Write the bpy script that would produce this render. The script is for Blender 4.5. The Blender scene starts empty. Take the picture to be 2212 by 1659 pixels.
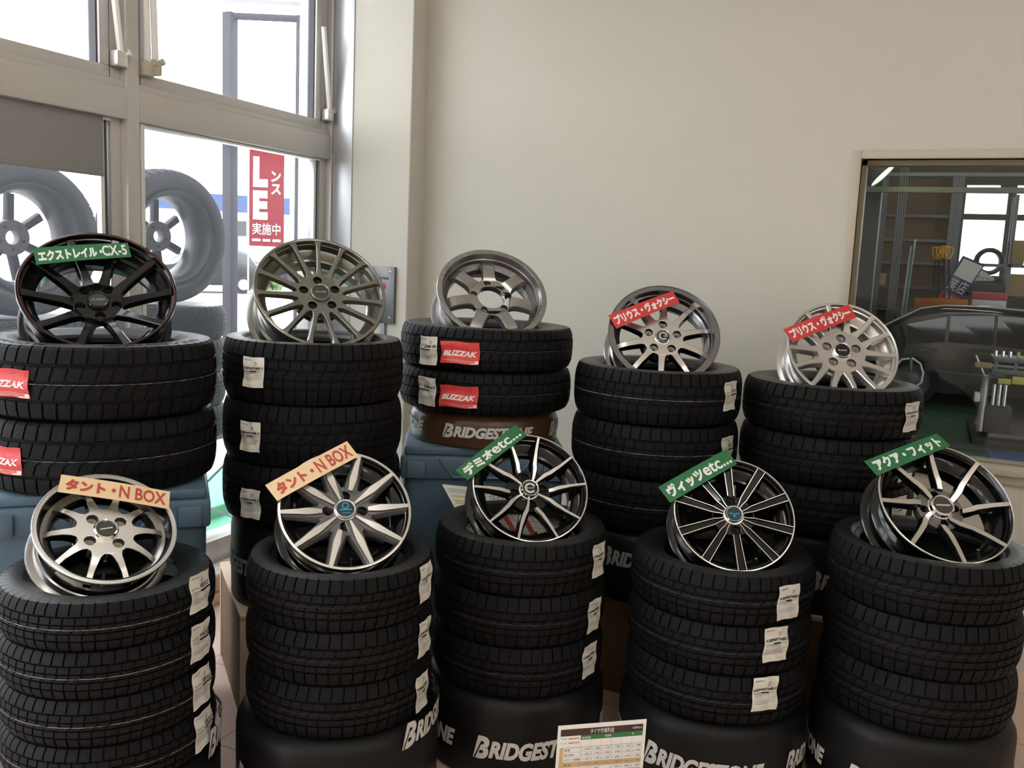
import bpy, bmesh, math, random
from mathutils import Vector, Matrix
random.seed(7)
PI = math.pi
SC = bpy.context.scene
C = SC.collection

# ------------------------------------------------------------------ camera
EYE = Vector((0.0, 0.0, 1.62))
FPX, CX, CY = 1950.0, 1106.0, 829.5
YAW, PITCH, ROLL = [math.radians(a) for a in (24.35, -7.85, -2.51)]
CAMROT = Matrix.Rotation(YAW, 3, 'Z') @ Matrix.Rotation(PITCH, 3, 'X') @ Matrix.Rotation(ROLL, 3, 'Y')
cam_data = bpy.data.cameras.new('camera')
cam = bpy.data.objects.new('camera', cam_data)
C.objects.link(cam)
cam_data.sensor_width = 36.0
cam_data.sensor_fit = 'HORIZONTAL'
cam_data.lens = 36.0 * FPX / 2212.0
cam_data.clip_start = 0.05
cam_data.clip_end = 300
_r, _f, _u = CAMROT.col[0], CAMROT.col[1], CAMROT.col[2]
cam.matrix_world = Matrix(((_r[0], _u[0], -_f[0], EYE[0]), (_r[1], _u[1], -_f[1], EYE[1]),
                           (_r[2], _u[2], -_f[2], EYE[2]), (0, 0, 0, 1)))
SC.camera = cam

# ------------------------------------------------------------------ light and exposure
SC.view_settings.view_transform = 'Standard'
SC.view_settings.look = 'None'
SC.view_settings.exposure = 0.0
SC.view_settings.gamma = 1.0
SC.view_settings.use_curve_mapping = False
SC.cycles.use_denoising = True
world = bpy.data.worlds.new('overcast_sky')
SC.world = world
world.use_nodes = True
_bg = world.node_tree.nodes['Background']
_bg.inputs['Color'].default_value = (0.93, 0.96, 1.0, 1)
SKY = 5.6
_bg.inputs['Strength'].default_value = SKY
TUBE_LIGHT = 19.5          # radiance of the shop's ceiling tubes


def ray(px, py):
    return CAMROT @ Vector(((px - CX) / FPX, 1.0, -(py - CY) / FPX))


def PY(px, py, Y):
    d = ray(px, py)
    return EYE + d * (Y / d.y)


def PX(px, py, X):
    d = ray(px, py)
    return EYE + d * (X / d.x)


def PD(px, py, dep):
    return EYE + ray(px, py) * dep


def PZ(px, py, z):
    d = ray(px, py)
    return EYE + d * ((z - EYE.z) / d.z)


def on_cyl(px, py, cx, cy, R):
    """azimuth and height where a sight line meets an upright cylinder"""
    d = ray(px, py)
    a = d.x * d.x + d.y * d.y
    b = -2 * (d.x * cx + d.y * cy)
    c = cx * cx + cy * cy - R * R
    disc = b * b - 4 * a * c
    t = (-b - math.sqrt(max(disc, 0))) / (2 * a)
    p = EYE + d * t
    return math.atan2(p.y - cy, p.x - cx), p.z


# ------------------------------------------------------------------ materials
def mat(name, col, rough=0.5, metal=0.0, spec=0.5, emit=None, estr=0.0, bump=None, coat=0.0, mottled=None):
    m = bpy.data.materials.new(name)
    m.use_nodes = True
    nt = m.node_tree
    b = nt.nodes['Principled BSDF']
    b.inputs['Base Color'].default_value = (*col, 1)
    b.inputs['Roughness'].default_value = rough
    b.inputs['Metallic'].default_value = metal
    b.inputs['Specular IOR Level'].default_value = spec
    if coat:
        b.inputs['Coat Weight'].default_value = coat
        b.inputs['Coat Roughness'].default_value = 0.08
    if emit:
        b.inputs['Emission Color'].default_value = (*emit, 1)
        b.inputs['Emission Strength'].default_value = estr
    tc = nt.nodes.new('ShaderNodeTexCoord')
    if mottled:
        sc, amt = mottled
        n = nt.nodes.new('ShaderNodeTexNoise')
        n.inputs['Scale'].default_value = sc
        n.inputs['Detail'].default_value = 4
        nt.links.new(tc.outputs['Object'], n.inputs['Vector'])
        mx = nt.nodes.new('ShaderNodeMix')
        mx.data_type = 'RGBA'
        mx.inputs[6].default_value = tuple(max(0, c * (1 - amt)) for c in col) + (1,)
        mx.inputs[7].default_value = tuple(min(1, c * (1 + amt)) for c in col) + (1,)
        nt.links.new(n.outputs['Fac'], mx.inputs[0])
        nt.links.new(mx.outputs[2], b.inputs['Base Color'])
    if bump:
        sc, st, dist = bump
        n = nt.nodes.new('ShaderNodeTexNoise')
        n.inputs['Scale'].default_value = sc
        n.inputs['Detail'].default_value = 3
        nt.links.new(tc.outputs['Object'], n.inputs['Vector'])
        bp = nt.nodes.new('ShaderNodeBump')
        bp.inputs['Strength'].default_value = st
        bp.inputs['Distance'].default_value = dist
        nt.links.new(n.outputs['Fac'], bp.inputs['Height'])
        nt.links.new(bp.outputs['Normal'], b.inputs['Normal'])
    return m


M = {}
M['plaster'] = mat('plaster_cream', (0.61, 0.592, 0.525), 0.85, spec=0.2, bump=(160, 0.35, 0.004), mottled=(1.2, 0.03))
M['ceiling'] = mat('ceiling_white', (0.80, 0.78, 0.72), 0.9)
M['alu_mid'] = mat('satin_aluminium', (0.48, 0.49, 0.51), 0.35, 0.6)
M['alu'] = mat('aluminium_frame', (0.57, 0.555, 0.535), 0.42, 0.5, mottled=(3, 0.05))
M['alu_bright'] = mat('aluminium_bright', (0.78, 0.78, 0.77), 0.3, 0.75)
M['gasket'] = mat('window_gasket', (0.06, 0.06, 0.065), 0.6)
M['arm_white'] = mat('white_stay_arm', (0.85, 0.84, 0.82), 0.4)
M['beige_metal'] = mat('beige_painted_frame', (0.50, 0.45, 0.36), 0.5)
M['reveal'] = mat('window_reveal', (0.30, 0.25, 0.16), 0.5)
M['shade'] = mat('grey_roller_shade', (0.24, 0.235, 0.235), 0.85, bump=(300, 0.2, 0.002))
M['panel_steel'] = mat('satin_steel', (0.17, 0.17, 0.175), 0.35, 0.75)
M['black_print'] = mat('black_print', (0.012, 0.012, 0.012), 0.6)
M['brown_print'] = mat('dark_brown_print', (0.045, 0.022, 0.018), 0.6)
M['grey_print'] = mat('grey_print', (0.22, 0.22, 0.21), 0.7)
M['lightgrey_print'] = mat('light_grey_print', (0.45, 0.45, 0.43), 0.7)
M['blue_print'] = mat('blue_print', (0.16, 0.42, 0.62), 0.6)
M['green_print'] = mat('green_print', (0.42, 0.62, 0.25), 0.6)
M['white_print'] = mat('white_print', (0.80, 0.80, 0.76), 0.55)
M['drum_print'] = mat('drum_lettering', (0.62, 0.62, 0.58), 0.55, mottled=(60, 0.15))
M['drum_print_dim'] = mat('drum_lettering_grey', (0.30, 0.30, 0.30), 0.6)
M['label_paper'] = mat('label_paper', (0.74, 0.73, 0.66), 0.6, bump=(90, 0.4, 0.003))
M['red_label'] = mat('red_label_film', (0.66, 0.045, 0.045), 0.35, bump=(70, 0.5, 0.004))
M['stripe_white'] = mat('white_paint_line', (0.34, 0.34, 0.35), 0.8)
M['stripe_grey'] = mat('grey_paint_line', (0.085, 0.085, 0.088), 0.8)
M['stripe_red'] = mat('red_paint_line', (0.075, 0.016, 0.02), 0.8)
M['sign_green'] = mat('green_card', (0.016, 0.150, 0.052), 0.45)
M['sign_red'] = mat('red_card', (0.60, 0.045, 0.045), 0.45)
M['sign_cream'] = mat('cream_card', (0.83, 0.62, 0.37), 0.45)
M['sign_redink'] = mat('red_letters', (0.50, 0.06, 0.045), 0.5)
M['sign_white'] = mat('white_letters', (0.82, 0.83, 0.80), 0.5)
M['drum_black'] = mat('black_vinyl', (0.0055, 0.0055, 0.006), 0.45, spec=0.25, bump=(30, 0.25, 0.004))
M['drum_brown'] = mat('brown_vinyl', (0.085, 0.040, 0.020), 0.3, spec=0.5, bump=(25, 0.3, 0.004))
M['crate'] = mat('blue_grey_plastic', (0.085, 0.145, 0.205), 0.5, bump=(220, 0.25, 0.002), mottled=(5, 0.12))
M['plinth'] = mat('pale_board', (0.70, 0.53, 0.37), 0.6, mottled=(4, 0.12))
M['plinth_shaded'] = mat('shaded_board', (0.17, 0.10, 0.05), 0.7, mottled=(8, 0.2))  # pale front board darkened to brown: its shade is put into the colour
M['card_white'] = mat('white_card', (0.82, 0.81, 0.76), 0.4)
M['tan_print'] = mat('tan_print', (0.62, 0.42, 0.20), 0.6)
M['darkgreen_print'] = mat('dark_green_print', (0.03, 0.17, 0.05), 0.6)
M['red_print'] = mat('red_print', (0.55, 0.08, 0.07), 0.6)
M['yellow_print'] = mat('yellow_print', (0.62, 0.55, 0.10), 0.6)
M['pink_board'] = mat('pink_sill_board', (0.62, 0.42, 0.33), 0.6)
M['wheel_black'] = mat('gloss_black', (0.0045, 0.0045, 0.005), 0.16, 0.0, 0.42, coat=0.2)
M['wheel_machined'] = mat('machined_alloy', (0.80, 0.79, 0.76), 0.27, 0.92)
M['wheel_silver'] = mat('silver_paint', (0.62, 0.61, 0.59), 0.30, 0.80, coat=0.3)
M['wheel_hyper'] = mat('hyper_silver', (0.55, 0.545, 0.54), 0.20, 0.92)
M['wheel_darkhyper'] = mat('dark_hyper_silver', (0.30, 0.30, 0.315), 0.17, 0.92)
M['wheel_bronze'] = mat('bronze_grey_paint', (0.235, 0.23, 0.20), 0.30, 0.85, coat=0.3)
M['wheel_gun'] = mat('gunmetal_paint', (0.22, 0.21, 0.215), 0.32, 0.6, coat=0.3)
M['wheel_steelgrey'] = mat('steel_grey_paint', (0.42, 0.41, 0.40), 0.24, 0.88)
M['wheel_darkgrey'] = mat('dark_grey_paint', (0.135, 0.13, 0.13), 0.30, 0.35, coat=0.4)
M['seat_ivory'] = mat('bare_lug_seat', (0.70, 0.67, 0.58), 0.4, 0.4)
M['seat_dark'] = mat('dark_lug_seat', (0.10, 0.10, 0.10), 0.4, 0.5)
M['hole'] = mat('dark_recess', (0.008, 0.008, 0.009), 0.6)
M['chrome'] = mat('chrome', (0.88, 0.88, 0.88), 0.08, 1.0)
M['cap_black'] = mat('cap_black', (0.012, 0.012, 0.013), 0.12, 0.0, 0.6)
M['cap_blue'] = mat('cap_blue', (0.02, 0.06, 0.10), 0.12, 0.2, 0.6)
M['cap_smoke'] = mat('cap_smoke', (0.10, 0.095, 0.085), 0.15, 0.6)
M['ink_blue'] = mat('emblem_blue', (0.05, 0.30, 0.45), 0.4)
M['ink_silver'] = mat('emblem_silver', (0.70, 0.70, 0.70), 0.3, 0.6)
M['ink_red'] = mat('emblem_red', (0.60, 0.12, 0.10), 0.4)
M['pin_red'] = mat('red_pinstripe', (0.12, 0.014, 0.014), 0.4)
# garage
M['green_floor'] = mat('green_floor_paint', (0.085, 0.20, 0.115), 0.5, mottled=(2, 0.15))
M['garage_brown'] = mat('brown_shelf_board', (0.20, 0.13, 0.075), 0.8, mottled=(1.5, 0.2))
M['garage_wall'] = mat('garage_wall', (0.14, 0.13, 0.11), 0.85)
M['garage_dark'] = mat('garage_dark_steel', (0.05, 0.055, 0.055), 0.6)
M['garage_grey'] = mat('garage_grey_steel', (0.20, 0.21, 0.22), 0.5, 0.3)
M['lamp_tinted_rail'] = mat('grey_rail_lamp_tint', (0.20, 0.22, 0.16), 0.5)  # grey rail with the lamp's green light put into its colour
M['out_barrel'] = mat('dull_barrel', (0.022, 0.022, 0.024), 0.4, 0.3)
M['out_spoke'] = mat('dull_spoke', (0.012, 0.012, 0.013), 0.5)
M['out_hub'] = mat('dull_bare_hub', (0.085, 0.082, 0.075), 0.5)
M['fill_tube'] = mat('workshop_fill_glow', (0.9, 0.9, 0.9), 0.5, emit=(1.0, 0.98, 0.90), estr=30.0)
M['car_black'] = mat('black_car_paint', (0.010, 0.011, 0.011), 0.10, 0.0, 0.6, coat=1.0)
M['car_glass'] = mat('dark_car_glass', (0.008, 0.008, 0.009), 0.05, 0.0, 0.7)
M['rubber_plain'] = mat('plain_rubber', (0.015, 0.015, 0.016), 0.7)
M['yellow_plastic'] = mat('yellow_plastic', (0.90, 0.46, 0.02), 0.45)
M['orange_plastic'] = mat('orange_plastic', (0.95, 0.38, 0.015), 0.45)
M['cardboard'] = mat('cardboard', (0.40, 0.28, 0.15), 0.8)
M['lamp_glow'] = mat('work_lamp_glow', (0.8, 0.9, 0.4), 0.5, emit=(0.85, 1.0, 0.38), estr=7.0)
M['tube_glow'] = mat('tube_glow', (0.9, 0.9, 0.9), 0.5, emit=(1.0, 0.96, 0.90), estr=TUBE_LIGHT)
M['pale_green'] = mat('pale_green_pole', (0.10, 0.36, 0.24), 0.5)
M['yellow_case'] = mat('yellow_case', (0.62, 0.58, 0.12), 0.5)
M['box_red'] = mat('box_red', (0.55, 0.07, 0.08), 0.5)
M['mat_grey'] = mat('grey_mat', (0.14, 0.13, 0.125), 0.8)
M['mat_blue'] = mat('blue_mat', (0.07, 0.16, 0.40), 0.7)
# outdoors
M['pavement'] = mat('pale_pavement', (0.42, 0.40, 0.40), 0.9, mottled=(0.6, 0.12))
M['green_step'] = mat('green_step_paint', (0.10, 0.42, 0.24), 0.6)
M['far_white'] = mat('far_white_wall', (0.55, 0.55, 0.55), 0.9)
M['far_blue'] = mat('far_blue_fascia', (0.050, 0.085, 0.19), 0.8)
M['far_window'] = mat('far_window', (0.05, 0.052, 0.058), 0.5)
M['far_dark'] = mat('dark_vehicle', (0.02, 0.022, 0.026), 0.5)
M['post_dark'] = mat('dark_post', (0.022, 0.020, 0.028), 0.7)
M['flag_red'] = mat('red_banner_cloth', (0.27, 0.018, 0.028), 0.9)
M['flag_white'] = mat('white_banner_ink', (0.8, 0.8, 0.8), 0.9)
M['tail_red'] = mat('tail_lamp_red', (0.35, 0.02, 0.02), 0.3)
M['shrub'] = mat('shrub_green', (0.10, 0.20, 0.04), 0.9)
M['rack'] = mat('rack_steel', (0.25, 0.26, 0.28), 0.5, 0.4)


def rubber(name, tread):
    m = mat(name, (0.0045, 0.0045, 0.0050) if tread else (0.0080, 0.0080, 0.0088), 0.60 if tread else 0.36, spec=0.18 if tread else 0.60)
    nt = m.node_tree
    b = nt.nodes['Principled BSDF']
    uv = nt.nodes.new('ShaderNodeUVMap')
    mp = nt.nodes.new('ShaderNodeMapping')
    w = nt.nodes.new('ShaderNodeTexWave')
    w.wave_type = 'BANDS'
    if tread:
        mp.inputs['Scale'].default_value = (4.0, 9.0, 1)
        mp.inputs['Rotation'].default_value = (0, 0, 0.5)
        w.inputs['Scale'].default_value = 0.9
        w.inputs['Distortion'].default_value = 3.5
        w.inputs['Detail'].default_value = 1.0
    else:
        mp.inputs['Scale'].default_value = (0.02, 30.0, 1)
        w.inputs['Scale'].default_value = 0.5
        w.bands_direction = 'Y'
    nt.links.new(uv.outputs['UV'], mp.inputs['Vector'])
    nt.links.new(mp.outputs['Vector'], w.inputs['Vector'])
    bp = nt.nodes.new('ShaderNodeBump')
    bp.inputs['Strength'].default_value = 0.32 if tread else 0.2
    bp.inputs['Distance'].default_value = 0.004 if tread else 0.0015
    nt.links.new(w.outputs['Fac'], bp.inputs['Height'])
    nt.links.new(bp.outputs['Normal'], b.inputs['Normal'])
    return m


M['rubber_side'] = rubber('rubber_sidewall', False)
M['rubber_tread'] = rubber('rubber_tread', True)


def glass(name, tint, haze, refl):
    m = bpy.data.materials.new(name)
    m.use_nodes = True
    nt = m.node_tree
    nt.nodes.remove(nt.nodes['Principled BSDF'])
    out = nt.nodes['Material Output']
    tr = nt.nodes.new('ShaderNodeBsdfTransparent')
    tr.inputs['Color'].default_value = (*tint, 1)
    tl = nt.nodes.new('ShaderNodeBsdfTranslucent')
    tl.inputs['Color'].default_value = (0.86, 0.90, 1.0, 1)
    gl = nt.nodes.new('ShaderNodeBsdfGlossy')
    gl.inputs['Roughness'].default_value = 0.02
    fr = nt.nodes.new('ShaderNodeFresnel')
    fr.inputs['IOR'].default_value = refl
    m1 = nt.nodes.new('ShaderNodeMixShader')
    m1.inputs[0].default_value = haze
    nt.links.new(tr.outputs[0], m1.inputs[1])
    nt.links.new(tl.outputs[0], m1.inputs[2])
    m2 = nt.nodes.new('ShaderNodeMixShader')
    nt.links.new(fr.outputs[0], m2.inputs[0])
    nt.links.new(m1.outputs[0], m2.inputs[1])
    nt.links.new(gl.outputs[0], m2.inputs[2])
    nt.links.new(m2.outputs[0], out.inputs['Surface'])
    return m


M['glass_street'] = glass('street_window_glass', (0.97, 0.98, 0.99), 0.040, 1.35)
M['glass_inner'] = glass('inner_window_glass', (0.86, 0.88, 0.86), 0.01, 1.5)


def tile_floor():
    m = mat('pink_wood_floor', (0.76, 0.57, 0.49), 0.45, mottled=(2.5, 0.10))
    nt = m.node_tree
    b = nt.nodes['Principled BSDF']
    src = b.inputs['Base Color'].links[0].from_socket
    tc = nt.nodes.new('ShaderNodeTexCoord')
    mp = nt.nodes.new('ShaderNodeMapping')
    mp.inputs['Rotation'].default_value = (0, 0, math.radians(0))
    mp.inputs['Location'].default_value = (0.19, 0.10, 0)
    br = nt.nodes.new('ShaderNodeTexBrick')
    br.offset = 0.0
    br.inputs['Scale'].default_value = 1.0
    br.inputs['Brick Width'].default_value = 0.45
    br.inputs['Row Height'].default_value = 0.45
    br.inputs['Mortar Size'].default_value = 0.0025
    br.inputs['Color1'].default_value = (1, 1, 1, 1)
    br.inputs['Color2'].default_value = (0.93, 0.93, 0.93, 1)
    br.inputs['Mortar'].default_value = (0.45, 0.4, 0.38, 1)
    nt.links.new(tc.outputs['Object'], mp.inputs['Vector'])
    nt.links.new(mp.outputs['Vector'], br.inputs['Vector'])
    mx = nt.nodes.new('ShaderNodeMix')
    mx.data_type = 'RGBA'
    mx.blend_type = 'MULTIPLY'
    mx.inputs[0].default_value = 1.0
    nt.links.new(src, mx.inputs[6])
    nt.links.new(br.outputs['Color'], mx.inputs[7])
    nt.links.new(mx.outputs[2], b.inputs['Base Color'])
    return m


M['floor'] = tile_floor()


# ------------------------------------------------------------------ geometry helpers
def link(name, me, parent=None):
    o = bpy.data.objects.new(name, me)
    C.objects.link(o)
    if parent is not None:
        o.parent = parent
    return o


def obj(name, bm, mats, parent=None, smooth=True, angle=35, loc=None):
    bmesh.ops.recalc_face_normals(bm, faces=bm.faces)
    me = bpy.data.meshes.new(name)
    bm.to_mesh(me)
    bm.free()
    for k in ([mats] if isinstance(mats, str) else mats):
        me.materials.append(M[k])
    if smooth and len(me.polygons):
        me.polygons.foreach_set('use_smooth', [True] * len(me.polygons))
        me.set_sharp_from_angle(angle=math.radians(angle))
    o = link(name, me, parent)
    if loc is not None:
        o.location = loc
    return o


def thing(name, label, cat, loc=(0, 0, 0), rotz=0.0, group=None, matrix=None):
    o = bpy.data.objects.new(name, None)
    o.empty_display_size = 0.05
    C.objects.link(o)
    if matrix is not None:
        o.matrix_world = matrix
    else:
        o.location = loc
        o.rotation_euler = (0, 0, rotz)
    return tag(o, label, cat, group)


def tag(o, label, cat, group=None, kind=None):
    o['label'] = label
    o['category'] = cat
    if group:
        o['group'] = group
    if kind:
        o['kind'] = kind
    return o


def struct(name, bm, mats, parent=None, label=None, smooth=False):
    o = obj(name, bm, mats, parent, smooth=smooth)
    if parent is None:
        o['kind'] = 'structure'
        o['label'] = label or name.replace('_', ' ')
        o['category'] = name.split('_')[0]
    return o


def box(bm, x0, y0, z0, x1, y1, z1, mi=0, bev=0.0, mtx=None):
    vs = [bm.verts.new((x, y, z)) for x in (x0, x1) for y in (y0, y1) for z in (z0, z1)]
    idx = ((0, 1, 3, 2), (4, 6, 7, 5), (0, 4, 5, 1), (2, 3, 7, 6), (0, 2, 6, 4), (1, 5, 7, 3))
    fs = [bm.faces.new([vs[i] for i in f]) for f in idx]
    for f in fs:
        f.material_index = mi
    if mtx is not None:
        for v in vs:
            v.co = mtx @ v.co
    if bev:
        es = list({e for f in fs for e in f.edges})
        bmesh.ops.bevel(bm, geom=es, offset=bev, segments=2, affect='EDGES', profile=0.5)


def bxm(*a, **k):
    bm = bmesh.new()
    box(bm, *a, **k)
    return bm


def tube(bm, pts, r, n=10, mi=0, caps=True):
    pts = [Vector(p) for p in pts]
    rings = []
    prev = None
    for i, p in enumerate(pts):
        t = (pts[min(i + 1, len(pts) - 1)] - pts[max(i - 1, 0)]).normalized()
        if prev is None:
            a = Vector((0, 0, 1)) if abs(t.z) < 0.9 else Vector((1, 0, 0))
            u = t.cross(a).normalized()
        else:
            u = (prev - t * prev.dot(t)).normalized()
        prev = u
        v = t.cross(u)
        rr = r[i] if isinstance(r, (list, tuple)) else r
        rings.append([bm.verts.new(p + (u * math.cos(2 * PI * k / n) + v * math.sin(2 * PI * k / n)) * rr) for k in range(n)])
    for a, b in zip(rings, rings[1:]):
        for k in range(n):
            f = bm.faces.new((a[k], a[(k + 1) % n], b[(k + 1) % n], b[k]))
            f.material_index = mi
    if caps:
        for ring in (rings[0], rings[-1]):
            f = bm.faces.new(ring)
            f.material_index = mi


def lathe(bm, prof, n=64, mis=None, closed=False, axis_fill=False):
    """prof: list of (r, z) about local Z; mis: material of each strip"""
    rings = []
    for r, z in prof:
        if r <= 1e-6:
            rings.append([bm.verts.new((0, 0, z))])
        else:
            rings.append([bm.verts.new((r * math.cos(2 * PI * k / n), r * math.sin(2 * PI * k / n), z)) for k in range(n)])
    m = len(rings)
    for i in range(m if closed else m - 1):
        a, b = rings[i], rings[(i + 1) % m]
        mi = mis[i] if mis else 0
        for k in range(n):
            k2 = (k + 1) % n
            if len(a) == 1 and len(b) == 1:
                continue
            if len(a) == 1:
                f = bm.faces.new((a[0], b[k2], b[k]))
            elif len(b) == 1:
                f = bm.faces.new((a[k], a[k2], b[0]))
            else:
                f = bm.faces.new((a[k], a[k2], b[k2], b[k]))
            f.material_index = mi


def prism(bm, pts, z0, z1, mi=0, mis=None):
    a = [bm.verts.new((x, y, z0)) for x, y in pts]
    b = [bm.verts.new((x, y, z1)) for x, y in pts]
    n = len(pts)
    f = bm.faces.new(b)
    f.material_index = mi
    f = bm.faces.new(a[::-1])
    f.material_index = mi if mis is None else mis
    for i in range(n):
        f = bm.faces.new((a[i], a[(i + 1) % n], b[(i + 1) % n], b[i]))
        f.material_index = mi if mis is None else mis


_plate_cache = {}


def curve_plate(contours, z0, z1, bev=0.0012):
    """flat plate with holes; returns a mesh (contours: outer first, then holes)"""
    cu = bpy.data.curves.new('plate', 'CURVE')
    cu.dimensions = '2D'
    cu.fill_mode = 'BOTH'
    cu.extrude = (z1 - z0) / 2 - bev
    cu.bevel_depth = bev
    cu.bevel_resolution = 1
    cu.offset = -bev
    for pts in contours:
        s = cu.splines.new('POLY')
        s.points.add(len(pts) - 1)
        for p, q in zip(s.points, pts):
            p.co = (q[0], q[1], 0, 1)
        s.use_cyclic_u = True
    o = bpy.data.objects.new('plate', cu)
    C.objects.link(o)
    bpy.context.view_layer.update()
    dg = bpy.context.evaluated_depsgraph_get()
    me = bpy.data.meshes.new_from_object(o.evaluated_get(dg), depsgraph=dg)
    bpy.data.objects.remove(o)
    bpy.data.curves.remove(cu)
    for v in me.vertices:
        v.co.z += (z0 + z1) / 2
    return me


def circle_pts(cx, cy, r, n=24, a0=0.0):
    return [(cx + r * math.cos(a0 + 2 * PI * k / n), cy + r * math.sin(a0 + 2 * PI * k / n)) for k in range(n)]


_text_cache = {}


def text_geo(body, shear=0.0, bold=0.0, spacing=1.0):
    key = (body, shear, bold, spacing)
    if key in _text_cache:
        return _text_cache[key]
    cu = bpy.data.curves.new('txt', 'FONT')
    cu.body = body
    cu.size = 1.0
    cu.shear = shear
    cu.offset = bold
    cu.space_character = spacing
    cu.resolution_u = 3
    o = bpy.data.objects.new('txt', cu)
    C.objects.link(o)
    bpy.context.view_layer.update()
    dg = bpy.context.evaluated_depsgraph_get()
    me = bpy.data.meshes.new_from_object(o.evaluated_get(dg), depsgraph=dg)
    vs = [(v.co.x, v.co.y) for v in me.vertices]
    fs = [tuple(p.vertices) for p in me.polygons]
    bpy.data.objects.remove(o)
    bpy.data.curves.remove(cu)
    bpy.data.meshes.remove(me)
    x0 = min(v[0] for v in vs)
    x1 = max(v[0] for v in vs)
    y0 = min(v[1] for v in vs)
    y1 = max(v[1] for v in vs)
    r = (vs, fs, x0, y0, x1, y1)
    _text_cache[key] = r
    return r


def put_text(bm, body, x0, y0, x1, y1, fn, mi=0, shear=0.0, bold=0.0, keep=False, cut=None, spacing=1.0):
    """fit text into a box of 2-D coordinates, then map to 3-D with fn"""
    if any(0x4e00 <= ord(c) <= 0x9fff for c in body):
        bold = min(bold, 0.004)          # dense characters keep their counters open
    vs, fs, a0, b0, a1, b1 = text_geo(body, shear, bold, spacing)
    sx = (x1 - x0) / (a1 - a0)
    sy = (y1 - y0) / (b1 - b0)
    if keep:
        sx = sy = min(sx, sy)
    tb = bmesh.new()
    tv = [tb.verts.new((x0 + (x - a0) * sx, y0 + (y - b0) * sy, 0)) for x, y in vs]
    for f in fs:
        try:
            tb.faces.new([tv[i] for i in f])
        except ValueError:
            pass
    if cut:
        x = x0 + cut
        while x < x1:
            bmesh.ops.bisect_plane(tb, geom=tb.verts[:] + tb.edges[:] + tb.faces[:], plane_co=(x, 0, 0), plane_no=(1, 0, 0))
            x += cut
    vm = {v: bm.verts.new(fn(v.co.x, v.co.y)) for v in tb.verts}
    for f in tb.faces:
        try:
            g = bm.faces.new([vm[v] for v in f.verts])
            g.material_index = mi
        except ValueError:
            pass
    tb.free()


def put_rect(bm, x0, y0, x1, y1, fn, mi=0, nx=1):
    for k in range(nx):
        a = x0 + (x1 - x0) * k / nx
        b = x0 + (x1 - x0) * (k + 1) / nx
        f = bm.faces.new([bm.verts.new(fn(x, y)) for x, y in ((a, y0), (b, y0), (b, y1), (a, y1))])
        f.material_index = mi


def flat_obj(name, bm, mats, parent=None):
    """printing: keep the winding that was built, no smoothing"""
    me = bpy.data.meshes.new(name)
    bm.to_mesh(me)
    bm.free()
    for k in ([mats] if isinstance(mats, str) else mats):
        me.materials.append(M[k])
    return link(name, me, parent)


# ================================================================== THE SHOP
XW = -2.93          # room-side face of the street windows
YC = 4.05           # face of the corner pillar
YB = 4.20           # back wall
ZC = 3.42           # ceiling
XR, YR = 5.6, -4.6  # right and rear walls

struct('floor', bxm(-2.83, YR, -0.08, XR, YB + 0.1, 0.0), 'floor', label='pinkish floor tiles of the shop')
struct('ceiling', bxm(-3.2, YR - 0.1, ZC, XR + 0.1, YB + 0.2, ZC + 0.1), 'ceiling', label='white ceiling of the shop')
struct('wall_right', bxm(XR, YR, 0, XR + 0.12, YB, ZC), 'plaster', label='cream wall on the right side of the shop')
struct('wall_rear', bxm(-3.2, YR - 0.12, 0, XR, YR, ZC), 'plaster', label='cream wall behind the viewer')
bm = bmesh.new()
GX0, GX1, GZ0, GZ1 = -0.310, 2.30, 0.852, 2.108       # opening to the workshop
box(bm, -2.50, YB, 0, GX0, YB + 0.14, ZC)
box(bm, GX1, YB, 0, XR, YB + 0.14, ZC)
box(bm, GX0, YB, 0, GX1, YB + 0.14, GZ0)
box(bm, GX0, YB, GZ1, GX1, YB + 0.14, ZC)
struct('wall_back', bm, 'plaster', label='cream plaster wall with the workshop window')
bm = bmesh.new()
box(bm, -3.16, YC, 0, -2.456, YB + 0.14, ZC, bev=0.006)
struct('wall_corner_pillar', bm, 'plaster', label='cream pillar in the corner beside the street windows')
# low sill under the street windows
bm = bmesh.new()
box(bm, -3.16, YR, 0.0, -2.83, YC, 0.12)
struct('wall_left', bm, 'pink_board', label='low pinkish sill wall under the street windows')
bm = bmesh.new()
box(bm, -3.14, YR, 0.1201, -2.828, YC, 0.135, 0, 0.003)
struct('trim_1', bm, 'card_white', label='pale sill top under the street windows')
bm = bmesh.new()
box(bm, -2.828, YR, 0.0, -2.815, YC, 0.05, 0, 0.003)
struct('baseboard_left', bm, 'plinth', label='thin skirting under the street window sill')

# ---- street windows
Z1, Z2, Z3 = 2.10, 2.22, 2.295
mull = [YC - 0.01, 2.72, 1.40, 0.08, -1.24, -2.56, -3.88]
bm = bmesh.new()
for y in mull[1:]:
    box(bm, -3.03, y - 0.032, 0.13, XW, y + 0.032, ZC, bev=0.003)
box(bm, -3.10, YC - 0.016, 0.13, XW, YC - 0.001, ZC, bev=0.003)
box(bm, -3.10, YR, 0.13, XW, YR + 0.68, ZC)
bm2 = bmesh.new()
box(bm2, XW + 0.001, YC - 0.006, 0.136, -2.806, YC - 0.001, ZC - .001, bev=0.002)
struct('trim_3', bm2, 'alu_mid', label='bright aluminium strip beside the right street window', smooth=True)
struct('trim_2', bm, 'alu', label='grey aluminium uprights between the street windows', smooth=True)


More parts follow.
